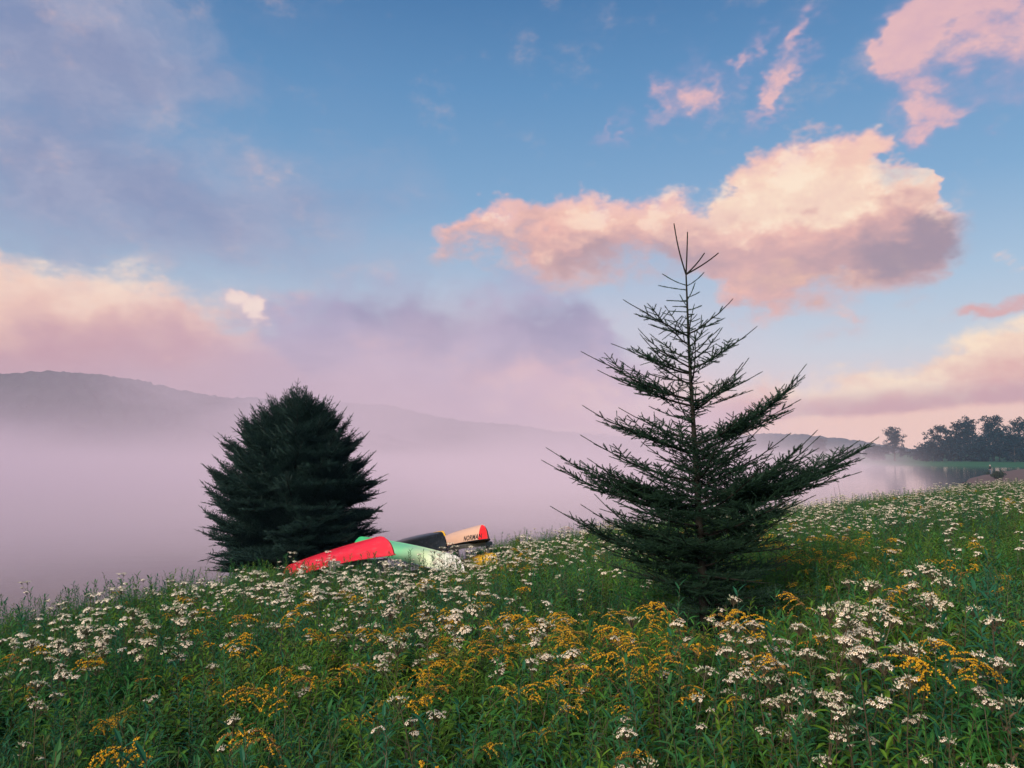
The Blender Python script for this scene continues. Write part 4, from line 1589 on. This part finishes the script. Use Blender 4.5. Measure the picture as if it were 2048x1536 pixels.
def make_goldenrod(seed, cheap, h, plume, nr, mats):
    rs = np.random.default_rng(seed)
    P = {'stem': MB(), 'leaves': [], 'clusters': []}
    a = rs.random() * 6.28
    hd = np.array((math.cos(a), math.sin(a), 0))
    t = np.linspace(0, 1, 9)[:, None]
    bend = rs.uniform(.5, 1.1)
    st = np.array((0, 0, 1.0)) * h * (t - 0.22 * bend * t ** 6) + hd * h * (.05 * t + .34 * bend * t ** 4)
    P['stem'].tube(st, np.linspace(.0036, .0012, len(st)), 3 if cheap else 5, STEM, False)
    nl = 16 if cheap else 30
    for i in range(nl):
        f = 0.1 + 0.72 * (i + rs.random() * .6) / nl
        an = i * 2.4 + rs.normal(0, .2)
        L = rs.uniform(.07, .12) * (1.1 - 0.55 * f)
        m = MB()
        leaf(m, along(st, f), (math.cos(an), math.sin(an), rs.uniform(.2, .7)), L, L * rs.uniform(.12, .17), rs.uniform(.2, .7), LEAF, cheap)
        P['leaves'].append(m)
    m = MB()
    for i in range(nr):
        f = 1 - plume * (i + .3) / nr
        k = (i + .3) / nr
        an = a + rs.normal(0, 1.1) + (math.pi * .5 if i % 2 else -math.pi * .5) * rs.uniform(.4, 1.2)
        L = rs.uniform(.06, .10) * (0.45 + 1.1 * math.sin(math.pi * min(.15 + k * .75, 1)))
        raceme(m, along(st, f), np.array((math.cos(an), math.sin(an), rs.uniform(.15, .55))), L, rs, cheap, mats[int(rs.integers(len(mats)))])
    raceme(m, along(st, .9), norm(st[-1] - st[-2]), .07, rs, cheap, mats[0])
    P['clusters'].append(m)
    return P


def make_leafy(seed, h, n, wl, m, blades=False):
    rs = np.random.default_rng(seed)
    mb = MB()
    st = stem_curve(rs, h, rs.uniform(.03, .25))
    mb.tube(st, np.linspace(.0035, .0012, len(st)), 3, STEM, False)
    for i in range(n):
        f = 0.15 + 0.85 * (i + rs.random() * .5) / n
        an = i * 2.4 + rs.normal(0, .2)
        L = wl * rs.uniform(.75, 1.2) * (1.15 - .6 * f)
        leaf(mb, along(st, f), (math.cos(an), math.sin(an), rs.uniform(.2, 1.0) + f * .4), L, L * rs.uniform(.13, .22), rs.uniform(.15, .6), m)
    return mb


def make_bushy(seed, h):
    """low forked weed with broader leaves"""
    rs = np.random.default_rng(seed)
    mb = MB()
    st = stem_curve(rs, h * .6, .2)
    mb.tube(st, .003, 3, STEM, False)
    for k in range(5):
        a = k * 1.26 + rs.normal(0, .3)
        o = along(st, rs.uniform(.4, 1.0))
        e = o + np.array((math.cos(a) * h * .3, math.sin(a) * h * .3, h * rs.uniform(.3, .55)))
        br = np.stack([o, (o + e) / 2 + (0, 0, -.02), e])
        mb.tube(br, .0018, 3, STEM, False)
        for i in range(9):
            f = .15 + .85 * (i + rs.random() * .5) / 9
            an = i * 2.4 + rs.normal(0, .3)
            L = rs.uniform(.06, .11) * (1.15 - .4 * f)
            leaf(mb, along(br, min(f, 1.0)), (math.cos(an), math.sin(an), rs.uniform(.1, .8)), L, L * rs.uniform(.32, .45), rs.uniform(.1, .5), LEAF)
    return mb


def make_grass(seed, h, n, m, spread=.07):
    rs = np.random.default_rng(seed)
    mb = MB()
    for i in range(n):
        an = rs.random() * 6.28
        L = h * rs.uniform(.5, 1.1)
        tilt = rs.uniform(.05, .5)
        d = np.array((math.cos(an) * tilt, math.sin(an) * tilt, 1.0))
        p = np.array((rs.normal(0, spread), rs.normal(0, spread), 0))
        s = norm(np.cross(d, (0, 0, 1)))
        w_ = rs.uniform(.002, .0042)
        dr = rs.uniform(.1, .5)
        C = [p + norm(d) * L * t + np.array((math.cos(an), math.sin(an), -.6)) * dr * L * t ** 2.5 for t in (0, .45, .8, 1)]
        mb.add([C[0] - s * w_, C[0] + s * w_, C[1] - s * w_, C[1] + s * w_, C[2] - s * w_ * .7, C[2] + s * w_ * .7, C[3]], [(4, 5, 6)], [(0, 1, 3, 2), (2, 3, 5, 4)], m)
    return mb


def make_weed(seed, h):
    """tall thin seeding stalk that shows against the mist"""
    rs = np.random.default_rng(seed)
    P = {'stem': MB(), 'leaves': [], 'clusters': []}
    st = stem_curve(rs, h, rs.uniform(.05, .3), 7)
    P['stem'].tube(st, np.linspace(.004, .0016, len(st)), 4, STEM, False)
    for i in range(22):
        f = .15 + .55 * (i + rs.random()) / 22
        an = i * 2.4
        m = MB()
        L = rs.uniform(.05, .10)
        leaf(m, along(st, f), (math.cos(an), math.sin(an), rs.uniform(.3, 1.1)), L, L * .16, .3, BLUE)
        P['leaves'].append(m)
    m = MB()
    for i in range(16):
        f = .62 + .38 * (i + rs.random()) / 16
        an = rs.random() * 6.28
        p = along(st, f)
        e = p + np.array((math.cos(an), math.sin(an), 1.2)) * rs.uniform(.02, .06) * (1.4 - f)
        m.tube([p, (p + e) / 2, e], [.001, .004, .0035], 3, BLUE, False)
    P['clusters'].append(m)
    return P


def merged(parts):
    mb = MB()
    for m in [parts['stem']] + parts['leaves'] + parts['clusters']:
        for V in m.v:
            pass
        off = mb.n
        mb.v += m.v; mb.n += m.n
        mb.t += [x + off for x in m.t]; mb.q += [x + off for x in m.q]
        mb.mt += m.mt; mb.mq += m.mq
    return mb


def join(ms):
    return merged({'stem': ms[0], 'leaves': ms[1:], 'clusters': []})


# prototypes kept outside the scene; the scatters below and the single plants use their meshes
PROTO = bpy.data.collections.new('meadow_prototypes')


def proto_collection(name, mbs):
    c = bpy.data.collections.new(name)
    for i, m in enumerate(mbs):
        o = bpy.data.objects.new('%s_%02d' % (name, i), m.mesh(name, MATS))
        c.objects.link(o)
    return c


aster_parts = [make_aster(100 + i, False, [1, 2, 3, 4, 2, 3][i], [.62, .70, .78, .85, .55, .74][i], [24, 22, 26, 28, 18, 20][i], [.052, .046, .056, .060, .038, .046][i]) for i in range(6)]
gold_parts = [make_goldenrod(200 + i, False, [.72, .82, .66, .9, .76, .6][i], [.20, .26, .17, .28, .22, .15][i], [8, 11, 7, 13, 9, 6][i],
                             [[GOLD], [GOLD, GOLD_OLD], [GOLD, GBUD], [GOLD], [GOLD_OLD, GOLD], [GBUD]][i]) for i in range(6)]
weed_parts = [make_weed(300 + i, [.95, 1.1, .85, 1.2][i]) for i in range(4)]
aster_far = [merged(make_aster(400 + i, True, [1, 2, 3, 4, 3][i], [.60, .68, .74, .80, .66][i], [22, 22, 24, 26, 20][i], [.043, .038, .046, .05, .036][i])) for i in range(5)]
gold_far = [merged(make_goldenrod(500 + i, True, [.70, .8, .64, .76, .6][i], [.20, .24, .17, .22, .15][i], [8, 10, 6, 9, 6][i],
                                  [[GOLD], [GOLD, GBUD], [GOLD, GBUD, GBUD], [GOLD_OLD, GOLD], [GOLD]][i])) for i in range(5)]
leafy_mb = [make_bushy(650, .5), make_bushy(651, .42)] + [make_leafy(640, .62, 16, .08, DRY), make_leafy(641, .5, 22, .09, STEM)] + [make_leafy(600 + i, [.58, .66, .52, .72, .46, .62][i], [34, 40, 30, 44, 26, 36][i], [.12, .11, .14, .11, .16, .095][i], [LEAF, LEAF, LEAF, BLUE, LEAF, BLUE][i]) for i in range(6)]
grass_mb = [make_grass(700 + i, [.5, .65, .42][i], [26, 22, 34][i], GRASS) for i in range(3)]
dry_mb = [make_grass(720 + i, [.4, .5][i], 30, DRY, .1) for i in range(2)]

C_ASTER = proto_collection('white_aster_kind', aster_far)
C_GOLD = proto_collection('goldenrod_kind', gold_far)
C_LEAFY = proto_collection('leafy_stem_kind', leafy_mb)
C_GRASS = proto_collection('grass_kind', grass_mb)
C_DRY = proto_collection('dry_grass_kind', dry_mb)


def scatter(name, label, P, rot, scl, idx, coll):
    me = bpy.data.meshes.new(name)
    me.vertices.add(len(P))
    me.vertices.foreach_set('co', np.asarray(P, dtype=np.float32).ravel())
    for nm, ty, arr in (('rot', 'FLOAT_VECTOR', rot), ('scl', 'FLOAT', scl), ('idx', 'INT', idx)):
        at_ = me.attributes.new(nm, ty, 'POINT')
        at_.data.foreach_set('vector' if ty == 'FLOAT_VECTOR' else 'value', np.asarray(arr, dtype=np.int32 if ty == 'INT' else np.float32).ravel())
    me.update()
    o = link(name, me)
    tag(o, label, None, None, 'stuff')
    g = bpy.data.node_groups.new(name, 'GeometryNodeTree')
    g.interface.new_socket('Geometry', in_out='INPUT', socket_type='NodeSocketGeometry')
    g.interface.new_socket('Geometry', in_out='OUTPUT', socket_type='NodeSocketGeometry')
    nd = g.nodes
    gi, go = nd.new('NodeGroupInput'), nd.new('NodeGroupOutput')
    ci = nd.new('GeometryNodeCollectionInfo')
    ci.inputs['Collection'].default_value = coll
    ci.inputs['Separate Children'].default_value = True
    ci.inputs['Reset Children'].default_value = True
    ip = nd.new('GeometryNodeInstanceOnPoints')
    ip.inputs['Pick Instance'].default_value = True
    def attr(nm, ty):
        a = nd.new('GeometryNodeInputNamedAttribute')
        a.data_type = ty
        a.inputs['Name'].default_value = nm
        return a.outputs['Attribute']
    L = g.links
    L.new(gi.outputs[0], ip.inputs['Points'])
    L.new(ci.outputs[0], ip.inputs['Instance'])
    L.new(attr('idx', 'INT'), ip.inputs['Instance Index'])
    L.new(attr('scl', 'FLOAT'), ip.inputs['Scale'])
    er = nd.new('FunctionNodeEulerToRotation')
    L.new(attr('rot', 'FLOAT_VECTOR'), er.inputs[0])
    L.new(er.outputs[0], ip.inputs['Rotation'])
    L.new(ip.outputs[0], go.inputs[0])
    md = o.modifiers.new('scatter', 'NODES')
    md.node_group = g
    return o


# --- the planting plan
def low_by_canoes(X, Y):
    f = np.ones(len(X))
    for k in ('red', 'mint', 'black', 'tan'):
        a, b = CAN[k][0][:2], CAN[k][1][:2]
        d = b - a
        t = np.clip(((X - a[0]) * d[0] + (Y - a[1]) * d[1]) / (d @ d), 0.0, 1.0)
        f = np.minimum(f, 0.62 + 0.38 * sstep(np.hypot(X - a[0] - t * d[0], Y - a[1] - t * d[1]), .6, 1.5))
    f *= 0.45 + 0.55 * sstep(np.hypot(X - hero_spruce.location[0], Y - hero_spruce.location[1] + .35), .9, 2.1)
    return f


def field(n, r0, r1, half=40):
    r = np.sqrt(rng.random(n) * (r1 ** 2 - r0 ** 2) + r0 ** 2)
    ph = np.radians(rng.uniform(-half, half, n))
    X, Y = r * np.sin(ph), r * np.cos(ph)
    re = np.interp(ph, PH, RE)
    k = r < re + 1.6
    return X[k], Y[k]


KEEP_OFF = [(CAN[k][0][:2], CAN[k][1][:2], .42) for k in CAN]


def clear_of(X, Y, root=True):
    ok = np.ones(len(X), bool)
    for a, b, w_ in KEEP_OFF:
        d = b - a
        t = np.clip(((X - a[0]) * d[0] + (Y - a[1]) * d[1]) / (d @ d), 0.0, 1.0)
        ok &= np.hypot(X - a[0] - t * d[0], Y - a[1] - t * d[1]) > w_
    ok &= np.hypot(X + 1.72, Y - 2.62) > .42
    for o, w_ in ((hero_spruce, .25), (far_spruce, .5)):
        ok &= np.hypot(X - o.location[0], Y - o.location[1]) > w_
    return ok


def plan(X, Y, h, blobs, base):
    px, py = proj(np.stack([X, Y, ground_z(X, Y) + h], 1))
    w_ = np.full(len(X), float(base))
    for cx, cy_, rx, ry, k in blobs:
        w_ = np.maximum(w_, k * np.exp(-((px - cx) / rx) ** 2 - ((py - cy_) / ry) ** 2))
    patch = 0.55 + 1.9 * fbm(X * .6, Y * .6, 3, 91)
    return np.clip(w_ * np.clip(patch, .1, 1.6), 0, 1), px, py


ASTER_AT = [(230, 1270, 280, 60, 1.0), (120, 1230, 200, 40, .6), (560, 1190, 260, 36, 1.0), (760, 1165, 260, 36, .95), (960, 1120, 200, 34, .8), (1120, 1085, 180, 34, .8),
            (1620, 1025, 160, 34, .9), (1780, 1010, 200, 44, 1.0), (1960, 990, 160, 40, 1.0), (1900, 1050, 200, 40, .5), (740, 1240, 300, 50, .55), (350, 1330, 200, 50, .45),
            (1850, 1390, 230, 100, 1.3), (1960, 1480, 160, 70, .8), (1530, 1310, 90, 55, 1.5), (1720, 1290, 80, 50, 1.2), (1815, 1185, 50, 24, .9), (1740, 1400, 110, 60, 1.4), (1150, 1320, 160, 60, .35), (620, 1440, 250, 90, .3),
            (1060, 1450, 250, 80, .3), (60, 1440, 60, 40, .4), (1350, 1430, 120, 80, .25)]
GOLD_AT = [(540, 1310, 190, 80, .95), (620, 1360, 160, 60, .7), (980, 1250, 230, 80, .85), (1240, 1240, 150, 70, .9), (1250, 1320, 140, 60, .8), (880, 1360, 320, 70, .6), (430, 1420, 200, 80, .4),
           (1080, 1490, 120, 60, .7), (1640, 1110, 150, 46, .7), (1900, 1150, 150, 50, .6), (200, 1300, 160, 60, .4), (160, 1370, 120, 40, .3), (1250, 1060, 100, 20, .6), (1030, 1110, 80, 24, .4), (1680, 1070, 80, 24, .4),
           (1480, 1265, 120, 30, .35), (1880, 1330, 150, 60, .3), (620, 1490, 200, 60, .3), (1960, 1290, 120, 50, .3), (1000, 1400, 150, 50, .6)]


def angles(n, tilt):
    return np.stack([rng.normal(0, tilt, n), rng.normal(0, tilt, n), rng.random(n) * 6.28], 1)


def ring_field(dens):
    """candidates at a density (per square metre) that thins out with distance"""
    Xs, Ys = [], []
    for r0, r1, d in ((1.35, 4, 1.0), (4, 8, .85), (8, 14, .6), (14, 24, .42), (24, 60, .28)):
        half = 75 if r1 < 9 else (60 if r1 < 20 else 46)
        n = int(dens * d * math.pi * (r1 ** 2 - r0 ** 2) * 2 * half / 360)
        x, y = field(n, r0, r1, half)
        Xs.append(x); Ys.append(y)
    X, Y = np.concatenate(Xs), np.concatenate(Ys)
    k = clear_of(X, Y)
    return X[k], Y[k]


# leafy stems everywhere
X, Y = ring_field(92)
P = np.stack([X, Y, ground_z(X, Y) - .02], 1)
n = len(P)
idx = np.where(vnoise(X * .5, Y * .5, 41) > .25, rng.choice([7, 9, 8, 3, 0], n, p=[.3, .3, .2, .08, .12]), rng.choice([4, 5, 6, 7, 8, 2, 3, 0, 1], n, p=[.16, .16, .14, .1, .12, .035, .035, .125, .125]))
scl = rng.uniform(.65, 1.25, n) * (1 + .15 * vnoise(X * .8, Y * .8, 4)) * low_by_canoes(X, Y)
scatter('meadow_foliage', 'dense leafy green stems filling the wildflower meadow', P, angles(n, .14), scl, idx, C_LEAFY)
# grass
X, Y = ring_field(22)
P = np.stack([X, Y, ground_z(X, Y) - .02], 1)
n = len(P)
scatter('meadow_grass', 'grass blades among the wildflowers', P, angles(n, .12), rng.uniform(.7, 1.2, n) * low_by_canoes(X, Y), rng.integers(0, 3, n), C_GRASS)
# the dry patch, bottom left corner
a = at(30, 1500, 2.6)
X, Y = rng.normal(-1.72, .22, 60), rng.normal(2.65, .22, 60)
k = np.hypot(X, Y) > 1.6
X, Y = X[k], Y[k]
P = np.stack([X, Y, ground_z(X, Y)], 1)
scatter('dry_grass', 'brown dry grass in the near left corner', P, angles(len(P), .25), rng.uniform(.7, 1.2, len(P)), rng.integers(0, 2, len(P)), C_DRY)

# flowering plants: the nearest stand singly, the rest are one mass of each kind
PLACES = [  # frame x0, y0, x1, y1 -> wording
    (1580, 1230, 2048, 1700, 'in the lower right cluster'),
    (1380, 1230, 1580, 1700, 'right of the young spruce foot'),
    (950, 1380, 1380, 1700, 'at the bottom centre of the meadow'),
    (950, 1100, 1380, 1380, 'left of the young spruce foot'),
    (480, 1380, 950, 1700, 'at the bottom left of centre'),
    (480, 1100, 950, 1380, 'in the slope below the canoes'),
    (-200, 1380, 480, 1700, 'in the lower left corner of the meadow'),
    (-200, 1100, 480, 1380, 'on the left slope above the mist'),
    (1380, 900, 2200, 1230, 'on the slope behind the spruce')]
ORDER = ['leftmost', 'second from left', 'third from left', 'fourth from left', 'fifth from left', 'sixth from left', 'seventh from left', 'eighth from left', 'ninth from left',
         'tenth from left', 'eleventh from left', 'twelfth from left', 'thirteenth from left', 'fourteenth from left', 'fifteenth from left', 'sixteenth from left', 'seventeenth from left', 'eighteenth from left',
         'nineteenth from left', 'twentieth from left', 'twenty-first from left', 'twenty-second from left']
MESHES = {}


def part_mesh(key, mb, nm):
    if key not in MESHES:
        MESHES[key] = mb.mesh(nm, MATS)
    return MESHES[key]


def single_plant(kind, ci, parts, loc, rot, sc, label, cat, group, flower, whole):
    root = link(kind, None, loc=loc)
    root.rotation_euler = rot
    root.scale = (sc, sc, sc)
    root.empty_display_size = 0.1
    tag(root, label, cat, group)
    link('stem', part_mesh((kind, ci, 's'), parts['stem'], 'stem'), root)
    if whole:
        for i, m in enumerate(parts['leaves']):
            link('leaf', part_mesh((kind, ci, 'l', i), m, 'leaf'), root)
    else:
        tag(link('foliage', part_mesh((kind, ci, 'f'), join(parts['leaves']), 'foliage'), root), kind='stuff')
    for i, m in enumerate(parts['clusters']):
        link(flower, part_mesh((kind, ci, 'c', i), m, flower), root)
    return root


def flowering(kind, cat, dens, blobs, base, far_coll, n_far, parts, flower, n_single, n_whole, words, stuff_name, stuff_label, h):
    X, Y = ring_field(dens)
    w_, px, py = plan(X, Y, h, blobs, base)
    k = rng.random(len(X)) < w_
    X, Y, px, py = X[k], Y[k], px[k], py[k]
    r = np.hypot(X, Y)
    inview = (px > 10) & (px < 2038) & (py > 900) & (py < 1525)
    order = np.argsort(np.where(inview, r, 1e6))
    one = order[:n_single]
    rest = np.setdiff1d(np.arange(len(X)), one)
    rot, scl = angles(len(X), .12), rng.uniform(.74, 1.22, len(X)) * low_by_canoes(X, Y)
    Z = ground_z(X, Y) - .02
    pick = rng.integers(0, len(parts), len(one))
    where = [next((t for x0, y0, x1, y1, t in PLACES if x0 <= px[i] < x1 and y0 <= py[i] < y1), 'in the meadow') for i in one]
    alike = {}
    for j, i in enumerate(one):
        alike.setdefault((int(pick[j]), where[j]), []).append((px[i], j))
    for (ci, place_), js in alike.items():
        js.sort()
        for k_, (_, j) in enumerate(js):
            i = one[j]
            label = words[ci] + ', ' + (('' if len(js) == 1 else ORDER[min(k_, len(ORDER) - 1)] + ' ') + place_)
            single_plant(kind, ci, parts[ci], (X[i], Y[i], Z[i]), tuple(rot[i]), scl[i], label, cat, cat + 's ' + place_, flower, j < n_whole)
    P = np.stack([X, Y, Z], 1)[rest]
    scatter(stuff_name, stuff_label, P, rot[rest], scl[rest], rng.integers(0, n_far, len(rest)), far_coll)
    return len(one), len(rest)


print(flowering('white_aster', 'aster', 32, ASTER_AT, .05, C_ASTER, 5, aster_parts, 'flower_cluster', 150, 14,
                ['white aster with one flat head', 'white aster with two heads', 'white aster with three heads', 'white aster with four heads', 'small two headed white aster', 'slim three headed white aster'],
                'white_asters', 'white asters covering the farther meadow', .7))
print(flowering('goldenrod', 'goldenrod', 30, GOLD_AT, .04, C_GOLD, 5, gold_parts, 'flower_plume', 150, 12,
                ['golden arching goldenrod', 'fading goldenrod', 'half open goldenrod', 'big golden goldenrod', 'brownish goldenrod', 'greenish budding goldenrod'],
                'goldenrods', 'goldenrods flowering in the farther meadow', .7))

# tall seeding weeds that stand up against the mist
spots = [(60, 1195), (95, 1190), (172, 1172), (205, 1180), (236, 1142), (278, 1150), (300, 1152), (338, 1148), (352, 1140), (372, 1145), (398, 1152), (418, 1132), (330, 1155), (262, 1160), (120, 1185),
         (20, 1205), (1005, 1066), (1040, 1060), (1062, 1058), (1100, 1052), (1130, 1046), (1180, 1040), (1208, 1036), (1590, 1006), (1700, 992), (1735, 990), (1790, 984), (1870, 972)]
for i, (px, py) in enumerate(spots):
    az_ = azel(px, py)[0]
    r = float(np.interp(az_, PH, RE)) + rng.uniform(-1.0, .3)
    x, y = r * math.sin(az_), r * math.cos(az_)
    g = gz(x, y)
    hh = EYE + math.tan(azel(px, py)[1]) * r - g
    ci = i % 4
    sc = min(max(hh / [.95, 1.1, .85, 1.2][ci], .6), 1.5)
    where = 'on the left skyline' if px < 450 else ('on the skyline right of the canoes' if px < 1300 else 'on the right skyline')
    lab = '%s weed stalk, %s %s' % (['slim', 'tall', 'short', 'very tall'][ci], ORDER[sum(1 for q in spots if q[0] < px and (q[0] < 450) == (px < 450) and (q[0] < 1300) == (px < 1300))], where)
    single_plant('weed_stalk', ci, weed_parts[ci], (x, y, g), (0, 0, rng.random() * 6.28), sc, lab, 'weed', 'weed stalks ' + where, 'seed_head', False)

# two bare stalks against the lake, right of the young spruce
for (x0, y0), (x1, y1), lab in (((1688, 992), (1675, 963), 'taller of two thin bare stalks against the lake'), ((1676, 990), (1668, 974), 'shorter of two thin bare stalks against the lake')):
    Y_ = 30.0
    a, b = at(x0, y0, Y_), at(x1, y1, Y_)
    a[2] = gz(a[0], a[1])
    mb = MB()
    mb.tube([np.zeros(3), (b - a) * .5 + (0.02, 0, 0), b - a], [.008, .006, .004], 5)
    o = link('bare_stalk', mb.mesh('bare_stalk', far_bark), loc=tuple(a))
    tag(o, lab, 'stalk', 'bare stalks')
